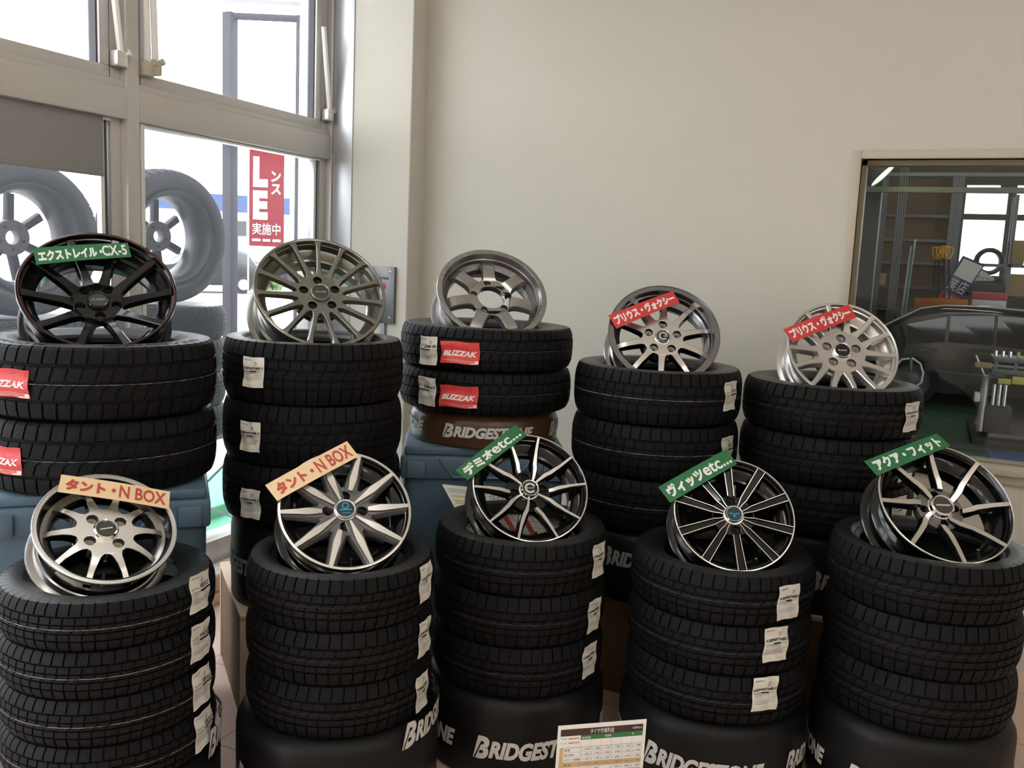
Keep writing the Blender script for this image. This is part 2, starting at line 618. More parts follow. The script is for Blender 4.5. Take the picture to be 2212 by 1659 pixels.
def street_window(i, y0, y1, shade=None, arms=()):
    bm = bmesh.new()
    box(bm, -3.08, y0, Z1, XW, y1, Z2, bev=0.004)                    # transom
    box(bm, -3.07, y0, Z2, XW - 0.014, y1, Z2 + 0.028, bev=0.002)
    box(bm, -3.08, y0, 0.135, XW - 0.02, y1, 0.245, bev=0.004)       # bottom rail
    box(bm, -3.08, y0, ZC - 0.10, XW, y1, ZC)
    for (ya, yb) in ((y0, y0 + 0.028), (y1 - 0.05, y1)):
        box(bm, -3.006, ya, 0.2, XW - 0.035, yb, ZC - 0.05, bev=0.003)
    w = struct('window_%d' % i, bm, 'alu', smooth=True,
               label='aluminium street window bay number %d from the corner pillar' % i)
    # upper sash
    bm = bmesh.new()
    a, b = y0 + 0.034, y1 - 0.056
    xs0, xs1 = -3.008, XW - 0.028
    box(bm, xs0, a, Z2 + 0.03, xs1, b, Z3, bev=0.003)
    box(bm, xs0, a, ZC - 0.16, xs1, b, ZC - 0.11, bev=0.003)
    box(bm, xs0, a, Z3, xs1, a + 0.045, ZC - 0.11, bev=0.003)
    box(bm, xs0, b - 0.045, Z3, xs1, b, ZC - 0.11, bev=0.003)
    obj('upper_sash', bm, 'alu', w)
    bm = bmesh.new()
    box(bm, xs0, b + 0.001, Z2 + 0.03, xs1 - 0.004, b + 0.005, ZC - 0.11)
    box(bm, xs0, b - 0.052, Z3, xs1 - 0.012, b - 0.046, ZC - 0.16)
    box(bm, xs0, y1 - 0.078, 0.25, xs1 - 0.01, y1 - 0.066, Z1)
    obj('gasket', bm, 'gasket', w)
    bm = bmesh.new()
    box(bm, xs0, y0 + 0.03, 0.246, xs1, y0 + 0.05, Z1)
    box(bm, -2.992, y1 - 0.098, 0.246, xs1 - .008, y1 - 0.08, Z1, bev=0.002)
    obj('lower_sash', bm, 'alu_bright', w)
    bm = bmesh.new()
    for za, zb in ((0.246, Z1 - 0.001), (Z3 - 0.01, ZC - 0.13)):
        v = [bm.verts.new(p) for p in ((-3.0, y0 + 0.01, za), (-3.0, y1 - 0.01, za), (-3.0, y1 - 0.01, zb), (-3.0, y0 + 0.01, zb))]
        bm.faces.new(v)
    obj('window_glass', bm, 'glass_street', w, smooth=False)
    bm = bmesh.new()
    box(bm, -3.012, y0 + 0.03, Z1 - 0.012, -2.962, y1 - 0.05, Z1 - 0.002)
    obj('glazing_bead', bm, 'alu_bright', w)
    for (a_, b_, c_) in arms:
        ya, za = a_
        yb, zb = b_
        bm = bmesh.new()
        tube(bm, [(XW + 0.004, ya, za), (XW + 0.012, yb, zb)], 0.013, 8)
        obj('stay_arm', bm, 'arm_white', w)
        bm = bmesh.new()
        box(bm, XW - 0.03, ya - 0.026, za - 0.055, XW + 0.016, ya + 0.026, za + 0.004, bev=0.006)
        tube(bm, [(XW - 0.01, ya + 0.02, za - .01), (XW + 0.02, ya + 0.03, za + 0.004)], 0.014, 8)
        obj('stay_bracket', bm, c_, w)
    return w


def _yz(px, py):
    p = PX(px, py, XW + .005)
    return (p.y, p.z)


street_window(1, 2.752, YC - 0.017, arms=((_yz(712, 238), _yz(697, 58), 'alu_bright'), (_yz(320, 134), _yz(309, -120), 'beige_metal'), (_yz(336, 132), _yz(324, -120), 'beige_metal')))
w2 = street_window(2, 1.432, 2.688, arms=((_yz(261, 112), _yz(243, -20), 'alu_bright'),))
for i in range(2, 6):
    street_window(i + 1, mull[i + 1] + 0.032, mull[i] - 0.032)
zsh = PX(150, 366, -2.975).z
bm = bmesh.new()
box(bm, -2.961, 1.46, zsh, -2.957, 2.596, Z1 - 0.001)
box(bm, -2.965, 1.46, zsh - 0.012, -2.953, 2.596, zsh + 0.006, bev=0.003)
o = obj('roller_shade', bm, 'shade')
tag(o, 'grey roller shade pulled part of the way down the left street window', 'shade')

# ---- window to the workshop
bm = bmesh.new()
fw = 0.034
ya, yb = YB - 0.022, YB + 0.05
box(bm, GX0 - fw, ya, GZ0 - 0.01, GX0, yb, GZ1 + fw, bev=0.003)
box(bm, GX1, ya, GZ0 - 0.01, GX1 + fw, yb, GZ1 + fw, bev=0.003)
box(bm, GX0, ya, GZ1, GX1, yb, GZ1 + fw, bev=0.003)
box(bm, GX0 - fw, YB - 0.05, GZ0 - 0.026, GX1 + fw, yb, GZ0 + 0.004, bev=0.004)
box(bm, GX0 - fw, ya, GZ0 - 0.066, GX1 + fw, yb, GZ0 - 0.026, bev=0.003)
w = struct('window_7', bm, 'beige_metal', label='beige framed window looking into the workshop', smooth=True)
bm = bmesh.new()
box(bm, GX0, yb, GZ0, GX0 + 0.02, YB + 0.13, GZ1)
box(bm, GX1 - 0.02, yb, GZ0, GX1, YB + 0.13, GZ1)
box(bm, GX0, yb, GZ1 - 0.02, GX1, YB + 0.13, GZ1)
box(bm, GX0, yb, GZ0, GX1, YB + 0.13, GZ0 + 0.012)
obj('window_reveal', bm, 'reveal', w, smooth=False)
bm = bmesh.new()
v = [bm.verts.new(p) for p in ((GX0, YB + 0.075, GZ0), (GX1, YB + 0.075, GZ0), (GX1, YB + 0.075, GZ1), (GX0, YB + 0.075, GZ1))]
bm.faces.new(v)
obj('window_glass', bm, 'glass_inner', w, smooth=False)

# ---- ceiling tubes of the shop (out of the picture, they light it)
for i, (x, y) in enumerate([(a, b) for a in (-1.2, 1.2, 3.6) for b in (-3.2, -1.0, 1.2)]):
    t = thing('ceiling_light', 'white ceiling light with two glowing tubes', 'ceiling light', (x, y, ZC), group='ceiling lights of the shop')
    bm = bmesh.new()
    box(bm, -0.16, -0.63, -0.05, 0.16, 0.63, 0.0, bev=0.006)
    obj('housing', bm, 'ceiling', t)
    for s in (-0.08, 0.08):
        bm = bmesh.new()
        tube(bm, [(s, -0.6, -0.075), (s, 0.6, -0.075)], 0.022, 10)
        obj('tube', bm, 'tube_glow', t)

# ---- steel call panel on the pillar
p0 = PY(800, 695, YC)
p1 = PY(857, 577, YC)
t = thing('call_panel', 'grey steel wall panel with a round red button on the corner pillar', 'panel', (p0.x, YC, p0.z))
pw, ph = p1.x - p0.x, p1.z - p0.z
bm = bmesh.new()
box(bm, 0, -0.02, 0, pw, 0.0, ph, bev=0.002)
obj('face_plate', bm, 'panel_steel', t)
for sx, sz in ((0.02, ph - 0.025), (pw - 0.025, ph - 0.025), (pw - 0.025, 0.03), (0.02, 0.03)):
    bm = bmesh.new()
    lathe(bm, [(0.0, 0.004), (0.004, 0.003), (0.005, 0)], 12)
    for v_ in bm.verts:
        v_.co = Vector((sx + v_.co.x, -0.02 - v_.co.z, sz + v_.co.y))
    obj('screw', bm, 'chrome', t)
bm = bmesh.new()
lathe(bm, [(0.0, 0.006), (0.010, 0.006), (0.012, 0.004), (0.016, 0.004), (0.017, 0)], 24)
bx_ = pw * 0.55
for v_ in bm.verts:
    v_.co = Vector((bx_ + v_.co.x, -0.02 - v_.co.z, ph * 0.655 + v_.co.y))
obj('button', bm, 'red_print', t)
bm = bmesh.new()
put_text(bm, '火災警報盤', pw * 0.22, ph * 0.775, pw * 0.78, ph * 0.815, lambda x, y: Vector((x, -0.0215, y)), bold=0.02)
flat_obj('lettering', bm, 'black_print', t)
q0 = PY(826, 700, YC - 0.02)
bm = bmesh.new()
box(bm, q0.x - 0.012, YC - 0.02, 0.14, q0.x + 0.012, YC - 0.001, p0.z, bev=0.002)
o = obj('cable_duct', bm, 'rack')
tag(o, 'thin blue grey duct running down the pillar below the steel panel', 'duct')

# ================================================================== OUTSIDE THE STREET WINDOWS
bm = bmesh.new()
box(bm, -70, -30, -0.12, -3.16, 80, -0.02)
struct('ground_street', bm, 'pavement', label='pale pavement outside the street windows')
bm = bmesh.new()
box(bm, -4.3, -4, -0.02, -3.7, 8, 0.10, bev=0.01)
box(bm, -3.7, -4, -0.02, -3.45, 8, 0.03, bev=0.005)
struct('kerb', bm, 'green_step', label='green painted step outside the window')

# tyre rack with cross braces
rk = thing('tyre_rack', 'thin steel rack carrying tyres outside the street window', 'rack', (-3.62, 2.9, 0))
ztop = 0.62
for yy in (-1.35, 0.0, 1.05):
    for xx in (-0.28, 0.28):
        bm = bmesh.new()
        tube(bm, [(xx, yy, -0.02), (xx, yy, ztop)], 0.012, 8)
        obj('post', bm, 'rack', rk)
bm = bmesh.new()
box(bm, -0.32, -1.4, ztop, 0.32, 1.1, ztop + 0.025)
obj('shelf', bm, 'rack', rk)
for (ya, yb) in ((-1.35, 0.0), (0.0, 1.05)):
    for s in (0, 1):
        bm = bmesh.new()
        tube(bm, [(0.28, ya, ztop - 0.02 if s else 0.05), (0.28, yb, 0.05 if s else ztop - 0.02)], 0.006, 6)
        obj('cross_brace', bm, 'rack', rk)


# ================================================================== TYRES
def tyre_geo(R, w, rb, npitch, style=0):
    """one tyre about local Z; returns a mesh with sidewall (0) and tread (1) slots"""
    h = R - rb
    bm = bmesh.new()
    uvl = bm.loops.layers.uv.new('UVMap')
    tw = 0.445 * w
    up = [(rb, .30 * w), (rb + .002, .365 * w), (rb + .012, .415 * w), (rb + .018, .425 * w), (rb + .30 * h, .482 * w),
          (rb + .34 * h, .490 * w), (rb + .55 * h, .499 * w), (rb + .68 * h, .494 * w), (rb + .84 * h, .478 * w)]
    grooves = {0: ((0.50, 0.035), (-0.50, 0.035), (0.16, 0.03), (-0.20, 0.03)),
               1: ((0.56, 0.03), (-0.56, 0.03), (0.20, 0.025), (-0.20, 0.025)),
               2: ((0.55, 0.045), (-0.50, 0.045), (0.05, 0.03))}[style]
    gd = 0.0055
    rows = [(1.0, 0), (0.93, 0), (0.80, 0)]
    for c, hw in sorted(grooves, key=lambda g: -g[0]):
        rows += [(c + hw + 0.012, 0), (c + hw, 1), (c - hw, 1), (c - hw - 0.012, 0)]
        rows += [(c - hw - 0.16, 0)]
    rows = [r for r in rows if r[0] > -0.78] + [(-0.80, 0), (-0.93, 0), (-1.0, 0)]
    rows.sort(key=lambda r: -r[0])
    og = max(g[0] for g in grooves)
    prof = [(r, z, None, 0) for r, z in up]
    for s, g in rows:
        prof.append((R - 0.0125 * abs(s) ** 3.4, s * tw, s, g))
    prof += [(r, -z, None, 0) for r, z in reversed(up)]
    prof += [(rb + .012, -.36 * w, None, 0), (rb + .5 * h, -.43 * w, None, 0), (R - .030, -.34 * w, None, 0), (R - .017, 0, None, 0),
             (R - .030, .34 * w, None, 0), (rb + .5 * h, .43 * w, None, 0), (rb + .012, .36 * w, None, 0)]
    ntop = len(up)
    nall = ntop * 2 + len(rows)
    us = [0.0, 0.025, 0.135, 0.16, 0.58]
    cols = []
    for p in range(npitch):
        for k, u in enumerate(us):
            cols.append((p + u, k))
    grid = []
    slant = {0: 0.22, 1: 0.12, 2: 0.45}[style]
    for t, k in cols:
        col = []
        for i, (r, z, s, g) in enumerate(prof):
            th = 2 * PI * t / npitch
            d = 0.0
            if s is not None:
                if abs(s) > og - 0.02:
                    th += slant * 0.5 * (1 if s > 0 else -1) * (abs(s) - og) * 2 * PI / npitch
                    if k in (1, 2):
                        d = 0.0065
                else:
                    th += (slant * s * 1.6 + (0.45 if s > 0 else 0.1)) * 2 * PI / npitch
                    if k in (1, 2):
                        d = 0.0035
                if g:
                    d = max(d, gd)
            elif i in (ntop - 1, nall - ntop):
                th += slant * 0.5 * (1 if z > 0 else -1) * (1.05 - og) * 2 * PI / npitch
                if k in (1, 2):
                    d = 0.005
            col.append(bm.verts.new(((r - d) * math.cos(th), (r - d) * math.sin(th), z)))
        grid.append(col)
    nc, npf = len(cols), len(prof)
    for a in range(nc):
        b = (a + 1) % nc
        ua = cols[a][0]
        ub = cols[b][0] if b else npitch
        for i in range(npf):
            j = (i + 1) % npf
            f = bm.faces.new((grid[a][i], grid[b][i], grid[b][j], grid[a][j]))
            f.material_index = 1 if ntop - 1 <= i < ntop + len(rows) else 0
            for lp, (uu, ii) in zip(f.loops, ((ua, i), (ub, i), (ub, j), (ua, j))):
                z = prof[ii][1] if f.material_index else prof[ii][0] * 1.0
                lp[uvl].uv = (uu, z / w * 2 if f.material_index else z * 20)
    bmesh.ops.recalc_face_normals(bm, faces=bm.faces)
    me = bpy.data.meshes.new('tyre')
    bm.to_mesh(me)
    bm.free()
    me.materials.append(M['rubber_side'])
    me.materials.append(M['rubber_tread'])
    me.polygons.foreach_set('use_smooth', [True] * len(me.polygons))
    me.set_sharp_from_angle(angle=math.radians(28))
    return me


def stripe_geo(R, npitch, z=0.0, hw=0.0008, mk='stripe_white'):
    """painted line round the tread: one ragged ring"""
    bm = bmesh.new()
    n = npitch * 4
    lo, hi = [], []
    for k in range(n):
        a = 2 * PI * k / n
        h = hw * random.choice((1.0, 1.0, 0.9, 0.55, 0.25))
        r = R + 0.0010
        zz = z + random.uniform(-0.0004, 0.0004)
        lo.append(bm.verts.new((r * math.cos(a), r * math.sin(a), zz - h)))
        hi.append(bm.verts.new((r * math.cos(a), r * math.sin(a), zz + h)))
    for k in range(n):
        k2 = (k + 1) % n
        bm.faces.new((lo[k], lo[k2], hi[k2], hi[k]))
    me = bpy.data.meshes.new('tread_line')
    bm.to_mesh(me)
    bm.free()
    me.materials.append(M[mk])
    return me


def sticker(parent, R, az, zc, w, h, kind, seed):
    """paper label wrapped on the tread; local to the tyre"""
    rnd = random.Random(seed)
    ph = [rnd.uniform(0, 6) for _ in range(6)]

    def pos(x, y, lift=0.0):
        a = az + x / R
        cr = 0.0022 * (math.sin(y * 95 + ph[0]) + 0.7 * math.sin(x * 120 + y * 60 + ph[1]))
        r = R + 0.0035 + cr + lift - 0.012 * max(0, abs((y + zc) / 0.085) - 0.55) ** 2
        wob = 0.0016 * math.sin(y * 70 + ph[2])
        return Vector((r * math.cos(a + wob / R), r * math.sin(a + wob / R), zc + y + 0.0014 * math.sin(x * 60 + ph[3])))
    nx, ny = 10, 14
    bm = bmesh.new()
    g = [[bm.verts.new(pos(-w / 2 + w * i / nx, -h / 2 + h * j / ny)) for i in range(nx + 1)] for j in range(ny + 1)]
    for j in range(ny):
        for i in range(nx):
            bm.faces.new((g[j][i], g[j][i + 1], g[j + 1][i + 1], g[j + 1][i]))
    me = bpy.data.meshes.new('label_sticker')
    bm.to_mesh(me)
    bm.free()
    me.materials.append(M['red_label' if kind == 'red' else 'label_paper'])
    me.polygons.foreach_set('use_smooth', [True] * len(me.polygons))
    s = link('label_sticker', me, parent)
    s['label'] = {'red': 'red film label with white slanted lettering'}.get(kind, 'white paper label with black lettering')
    fn = lambda x, y: pos((x - 0.5) * w, (y - 0.5) * h, 0.0009)
    bm = bmesh.new()
    mats = ['black_print', 'grey_print', 'lightgrey_print', 'blue_print', 'green_print', 'white_print']
    if kind == 'red':
        put_text(bm, 'BLIZZAK', 0.06, 0.345, 0.94, 0.59, fn, 5, shear=0.25, bold=0.04)
        for k in range(3):
            put_rect(bm, 0.08 + 0.1 * k, 0.16 - 0.05 * k, 0.97, 0.17 - 0.05 * k, fn, 5, nx=8)
        put_rect(bm, 0.78, 0.02, 0.99, 0.07, fn, 5, nx=2)
        put_rect(bm, 0.90, 0.07, 0.99, 0.16, fn, 5)
    else:
        put_text(bm, 'BRIDGESTONE', 0.07, 0.885, 0.40, 0.925, fn, 1, shear=0.2, bold=0.02)
        # round and square grade marks
        put_rect(bm, 0.56, 0.74, 0.69, 0.86, fn, 2)
        put_rect(bm, 0.06, 0.08, 0.92, 0.085, fn, 2, nx=4)
        if kind.startswith('VRX2'):
            put_text(bm, 'BLIZZAK', 0.07, 0.605, 0.40, 0.640, fn, 0, shear=0.2, bold=0.02)
            put_text(bm, 'VRX2', 0.45, 0.60, 0.93, 0.715, fn, 0, shear=0.3, bold=0.02)
            put_rect(bm, 0.06, 0.515, 0.40, 0.545, fn, 3, nx=3)
            put_rect(bm, 0.42, 0.515, 0.97, 0.565, fn, 0, nx=4)
        elif kind == 'DMV3':
            put_text(bm, 'BLIZZAK', 0.05, 0.685, 0.28, 0.715, fn, 0, shear=0.2, bold=0.02)
            put_text(bm, 'DM-V3', 0.31, 0.605, 0.95, 0.71, fn, 0, shear=0.3, bold=0.035)
            put_rect(bm, 0.03, 0.515, 0.62, 0.560, fn, 0, nx=4)
            put_rect(bm, 0.63, 0.520, 0.93, 0.545, fn, 4, nx=3)
        else:
            put_text(bm, 'ICEPARTNER 2', 0.04, 0.60, 0.96, 0.68, fn, 0, shear=0.25, bold=0.035)
            put_rect(bm, 0.05, 0.515, 0.33, 0.545, fn, 3, nx=3)
            put_rect(bm, 0.34, 0.510, 0.64, 0.555, fn, 0, nx=3)
            put_rect(bm, 0.65, 0.520, 0.95, 0.545, fn, 4, nx=3)
        size = {'VRX2': '145/80R13 75Q', 'VRX2b': '195/65R15 91Q', 'DMV3': '175/80R16 91Q', 'ICE17': '215/50R17 91Q',
                'ICE14': '165/70R14 81Q'}.get(kind, '165/70R14 81Q')
        put_text(bm, size, 0.06, 0.435, 0.66, 0.495, fn, 1)
        for y, x1 in ((0.385, 0.36), (0.385, 0.9), (0.33, 0.86), (0.295, 0.80), (0.26, 0.84), (0.225, 0.6)):
            x0 = 0.06 if x1 != 0.9 else 0.56
            put_rect(bm, x0, y, x1, y + 0.016, fn, 2, nx=4)
    flat_obj('printing', bm, mats, s)
    return s


def drum_geo(R, h):
    bm = bmesh.new()
    prof = [(0.02, h), (R - 0.055, h), (R - 0.03, h - 0.004), (R - 0.012, h - 0.016), (R - 0.003, h - 0.034), (R, h - 0.055),
            (R, h * 0.5), (R - 0.001, 0.012), (R - 0.008, 0.0), (0.02, 0.0)]
    lathe(bm, prof, 72, closed=True)
    for v in bm.verts:       # a soft cover: gentle folds
        a = math.atan2(v.co.y, v.co.x)
        k = 1 + 0.006 * math.sin(a * 5 + v.co.z * 9) + 0.003 * math.sin(a * 13 + 2)
        v.co.x *= k
        v.co.y *= k
    return bm


def drum_letters(parent, R, zc, h, a0, arc, inks, rep=4, step=PI / 2, mk='drum_print', dark='drum_black'):
    """the same word printed round the cover; large slanted initial with a wedge cut"""
    for q in range(rep):
        st = a0 + q * step

        def fn(x, y, lift=0.0022, st=st):
            a = st + x / R
            k = 1 + 0.006 * math.sin(a * 5 + (zc + y) * 9) + 0.003 * math.sin(a * 13 + 2)
            r = R * k + lift
            return Vector((r * math.cos(a), r * math.sin(a), zc + y))
        bm = bmesh.new()
        L = arc
        put_text(bm, 'B', 0.0, -h * 0.62, L * 0.135, h * 0.62, fn, 0, shear=0.28, bold=0.05, cut=0.012)
        put_text(bm, 'RIDGESTONE', L * 0.130, -h * 0.5, L, h * 0.45, fn, 0, shear=0.28, bold=0.05, cut=0.012)
        fd = lambda x, y: fn(x, y, 0.0030)
        # the cut through the initial
        vs = [bm.verts.new(fd(x * L, y * h)) for x, y in ((0.008, -0.60), (0.020, -0.60), (0.082, 0.36), (0.070, 0.36))]
        f = bm.faces.new(vs)
        f.material_index = 1
        flat_obj('lettering', bm, [mk, dark], parent)


# --- poses fitted to the place: centre of the outer face relative to the eye, azimuth and elevation of the axis
POSE = {'B1': ((-2.386, 2.067, -.147), -38.1, 41.1, .2335, .19), 'B2': ((-1.948, 2.634, -.139), -41.3, 37.8, .2335, .19),
        'B3': ((-1.546, 3.194, -.132), -51.1, 40.5, .220, .17), 'B4': ((-.896, 3.364, -.251), -66.2, 34.5, .214, .17),
        'B5': ((-.269, 3.604, -.281), -67.4, 33.8, .207, .17), 'F1': ((-1.936, 1.689, -.755), -24.6, 51.4, .181, .13),
        'F2': ((-1.486, 2.143, -.742), -46.3, 43.8, .1945, .14), 'F3': ((-1.121, 2.663, -.735), -51.7, 39.6, .1945, .15),
        'F4': ((-.495, 2.866, -.776), -66.3, 38.7, .1945, .15), 'F5': ((.113, 3.020, -.678), -63.3, 43.6, .207, .16)}

#            x       y      R     w     rb   n  style   first z, pitch, count, line colour
COLS = {}


def column(key, at, D, w, rb, npitch, style, z1, pitch, count, line, who, size_kind=None, jitter=None):
    # the stack stands so that the wheel's foot drops inside the bead of the top tyre
    cw = POSE[key][0]
    k = (math.hypot(cw[0], cw[1]) + .022) / math.hypot(at[0], at[1])
    at = (at[0] * k, at[1] * k)
    D, w, z1, pitch = D * k, w * k, z1 * k, pitch * k
    R = D / 2
    me = tyre_geo(R, w, rb, npitch, style)
    ln = stripe_geo(R, npitch, mk=line) if line else None
    names = ['topmost', 'second', 'third', 'fourth']
    out = []
    for i in range(count):
        jx, jy = (jitter[i] if jitter else (0, 0))
        o = link('tyre', me)
        o.location = (at[0] + jx, at[1] + jy, EYE.z + z1 - pitch * i)
        rz = random.uniform(0, 6.28)
        o.rotation_euler = (0, 0, rz)
        pos = names[i] if count > 1 else 'single'
        if i == count - 1 and i > 0:
            pos = 'bottom'
        tag(o, '%s black winter tyre in the stack under %s' % (pos, who), 'tyre', 'tyres stacked under ' + who)
        if ln:
            link('tread_line', ln, o)
        out.append(o)
    COLS[key] = dict(at=at, R=R, w=w, tyres=out, z1=z1, pitch=pitch)
    return out


def label_at(key, i, px, py, w, h, kind, dz=0.0):
    c = COLS[key]
    o = c['tyres'][i]
    a, z = on_cyl(px, py, o.location.x, o.location.y, c['R'])
    sticker(o, c['R'], a - o.rotation_euler.z, max(-0.03, min(0.03, z - o.location.z)) + dz, w, h, kind, ord(key[0]) + ord(key[1]) * 3 + i * 7 + int(px))


WH = {'B1': 'the red pinstriped wheel', 'B2': 'the bronze grey wheel',
      'B3': 'the open centred wheel', 'B4': 'the stepped lip wheel',
      'B5': 'the pale silver paired spoke wheel', 'F1': 'the small ringed lip wheel',
      'F2': 'the two tone grey wheel', 'F3': 'the wheel before the striped sheet',
      'F4': 'the double line spoke wheel', 'F5': 'the eight bent spoke wheel'}


def pos_between(C0, az, k):
    return (C0[0] - math.cos(math.radians(az)) * k, C0[1] - math.sin(math.radians(az)) * k)


column('F1', (-1.985, 1.735), .562, .1275, .176, 58, 1, -.955, .1285, 4, 'stripe_white', WH['F1'])
column('F2', (-1.532, 2.196), .560, .155, .186, 52, 0, -.964, .156, 3, 'stripe_red', WH['F2'])
column('F3', (-1.168, 2.716), .581, .166, .187, 52, 0, -.953, .167, 3, 'stripe_grey', WH['F3'])
column('F4', (-.532, 2.922), .593, .158, .187, 52, 0, -.988, .159, 3, 'stripe_grey', WH['F4'])
column('F5', (.076, 3.100), .592, .176, .198, 50, 0, -.910, .177, 3, 'stripe_red', WH['F5'])
column('B1', (-2.440, 2.118), .720, .227, .222, 54, 2, -.417, .228, 2, 'stripe_white', WH['B1'])
column('B2', (-2.008, 2.682), .642, .211, .224, 52, 0, -.410, .212, 3, None, WH['B2'])
column('B3', (-1.592, 3.256), .689, .162, .211, 60, 2, -.337, .163, 2, 'stripe_grey', WH['B3'])
column('B4', (-.928, 3.428), .646, .200, .205, 54, 1, -.475, .201, 3, 'stripe_white', WH['B4'])
column('B5', (-.302, 3.655), .657, .180, .198, 50, 0, -.492, .181, 3, 'stripe_red', WH['B5'])

for i, (x, y) in enumerate(((432, 1268), (433, 1383), (436, 1481), (440, 1572))):
    label_at('F1', i, x, y, 0.088, 0.104, 'VRX2')
for i, (x, y) in enumerate(((919, 1256), (916, 1376), (911, 1491))):
    label_at('F2', i, x, y, 0.074, 0.108, 'ICE14')
for i, (x, y) in enumerate(((1293, 1208), (1283, 1328), (1273, 1424))):
    label_at('F3', i, x, y, 0.078, 0.108, 'ICE14')
for i, (x, y) in enumerate(((1703, 1300), (1676, 1391), (1653, 1493))):
    label_at('F4', i, x, y, 0.086, 0.106, 'ICE14')
for i, (x, y) in enumerate(((14, 826), (3, 992))):
    label_at('B1', i, x, y, 0.155, 0.082, 'red')
for i, (x, y) in enumerate(((548, 804), (541, 943), (541, 1088))):
    label_at('B2', i, x, y, 0.086, 0.100, 'ICE17')
for i, (x, y, x2, y2) in enumerate(((926, 757, 993, 762), (923, 845, 990, 857))):
    label_at('B3', i, x, y, 0.084, 0.105, 'DMV3')
    label_at('B3', i, x2, y2, 0.146, 0.080, 'red')
for i, (x, y) in enumerate(((1577, 855), (1570, 973))):
    label_at('B4', i, x, y, 0.078, 0.105, 'VRX2b')
for i, (x, y) in enumerate(((1969, 900), (1956, 1008), (1942, 1103))):
    label_at('B5', i, x, y, 0.088, 0.105, 'ICE14')

# moulded letters on the upper sidewall of the largest tyre
_o = COLS['B1']['tyres'][0]
_ac = math.atan2(_o.location.y, _o.location.x) + math.radians(34) - _o.rotation_euler.z
_zt = COLS['B1']['w'] * .4995 + .0007
for _t, _da, _l in (('BRIDGESTONE', 0.0, .34), ('BRIDGESTONE', PI, .34), ('BLIZZAK', PI * .55, .20), ('225/65R17', -PI * .42, .16)):
    bm = bmesh.new()
    put_text(bm, _t, -_l / 2, -.012, _l / 2, .014, lambda x, y: Vector(((.302 + y) * math.cos(_ac + _da - x / .302), (.302 + y) * math.sin(_ac + _da - x / .302), _zt)), 0, bold=.03, cut=.01)
    flat_obj('sidewall_lettering', bm, 'black_print', _o)

# ---- vinyl covered drums and plinths under the stacks
def drum(key, zb, R, at_px, zc_abs, lh, arc, ink='drum_print', cover='drum_black', what='black', rep=4):
    c = COLS[key]
    last = c['tyres'][-1]
    top = last.location.z - c['w'] / 2 - 0.001
    h = top - zb
    o = obj('drum', drum_geo(R, h), cover)
    o.location = (c['at'][0], c['at'][1], zb)
    tag(o, '%s vinyl covered drum lettered in %s under %s' % (what, 'grey' if 'dim' in ink else 'white', WH[key]), 'drum', 'lettered drums under the tyre stacks')
    a, z = on_cyl(at_px[0], at_px[1], c['at'][0], c['at'][1], R)
    if zc_abs is None:
        zc_abs = z
    drum_letters(o, R, zc_abs - zb, lh, a, arc, None, rep=rep, mk=ink, dark=cover)
    return o


drum('F1', 0.0, .292, (449, 1612), None, .062, .39, rep=1)
_d = drum('F2', 0.0, .300, (868, 1594), None, .062, .39, rep=1)
_a, _z = on_cyl(516, 1662, *COLS['F2']['at'], .300)
drum_letters(_d, .300, _z, .062, _a, .39, None, rep=1)
drum('F3', 0.0, .300, (1022, 1622), .115, .062, .40)
drum('F4', 0.0, .303, (1393, 1600), .115, .062, .39)
drum('F5', 0.0, .303, (1828, 1655), .115, .062, .39)
PLZ = 0.385
drum('B2', PLZ, .285, (640, 1240), PLZ + .14, .062, .38, 'drum_print_dim')
drum('B4', PLZ, .290, (1295, 1220), PLZ + .165, .062, .38, 'drum_print_dim')
drum('B5', PLZ, .290, (1735, 1318), PLZ + .13, .062, .38, 'drum_print_dim')
CRZ = COLS['B3']['tyres'][-1].location.z - COLS['B3']['w'] / 2 - .001 - .128
drum('B3', CRZ, .293, (955, 935), CRZ + .062, .044, .365, 'drum_print', 'drum_brown', 'brown')


def plinth(cx, cy, wx, wy, rz, label, inner=True):
    t = thing('plinth', label, 'plinth', (cx, cy, 0), rz, 'low board plinths under the back stacks')
    for nm, b in (('top_board', (-wx / 2, -wy / 2, PLZ - .019, wx / 2, wy / 2, PLZ - .001)),
                  ('side_board', (-wx / 2, -wy / 2, 0, -wx / 2 + .018, wy / 2, PLZ - .0195)),
                  ('side_board', (wx / 2 - .018, -wy / 2, 0, wx / 2, wy / 2, PLZ - .0195)),
                  ('back_board', (-wx / 2 + .0181, wy / 2 - .015, 0, wx / 2 - .0181, wy / 2, PLZ - .0195))):
        bm = bmesh.new()
        box(bm, *b, bev=.0015)
        obj(nm, bm, 'plinth', t)
    bm = bmesh.new()
    box(bm, -wx / 2 + .0181, -wy / 2 + .004, 0, wx / 2 - .0181, -wy / 2 + .018, PLZ - .0195)
    obj('front_board', bm, 'plinth_shaded', t)


plinth(-2.04, 2.69, .58, .56, math.radians(-41), 'pale board plinth under the stack of the bronze grey wheel')
plinth(-.905, 3.435, .44, .57, 0.0, 'low board plinth under the stack of the stepped lip wheel')
plinth(-.330, 3.610, .50, .56, 0.0, 'low board plinth under the stack of the pale silver wheel')


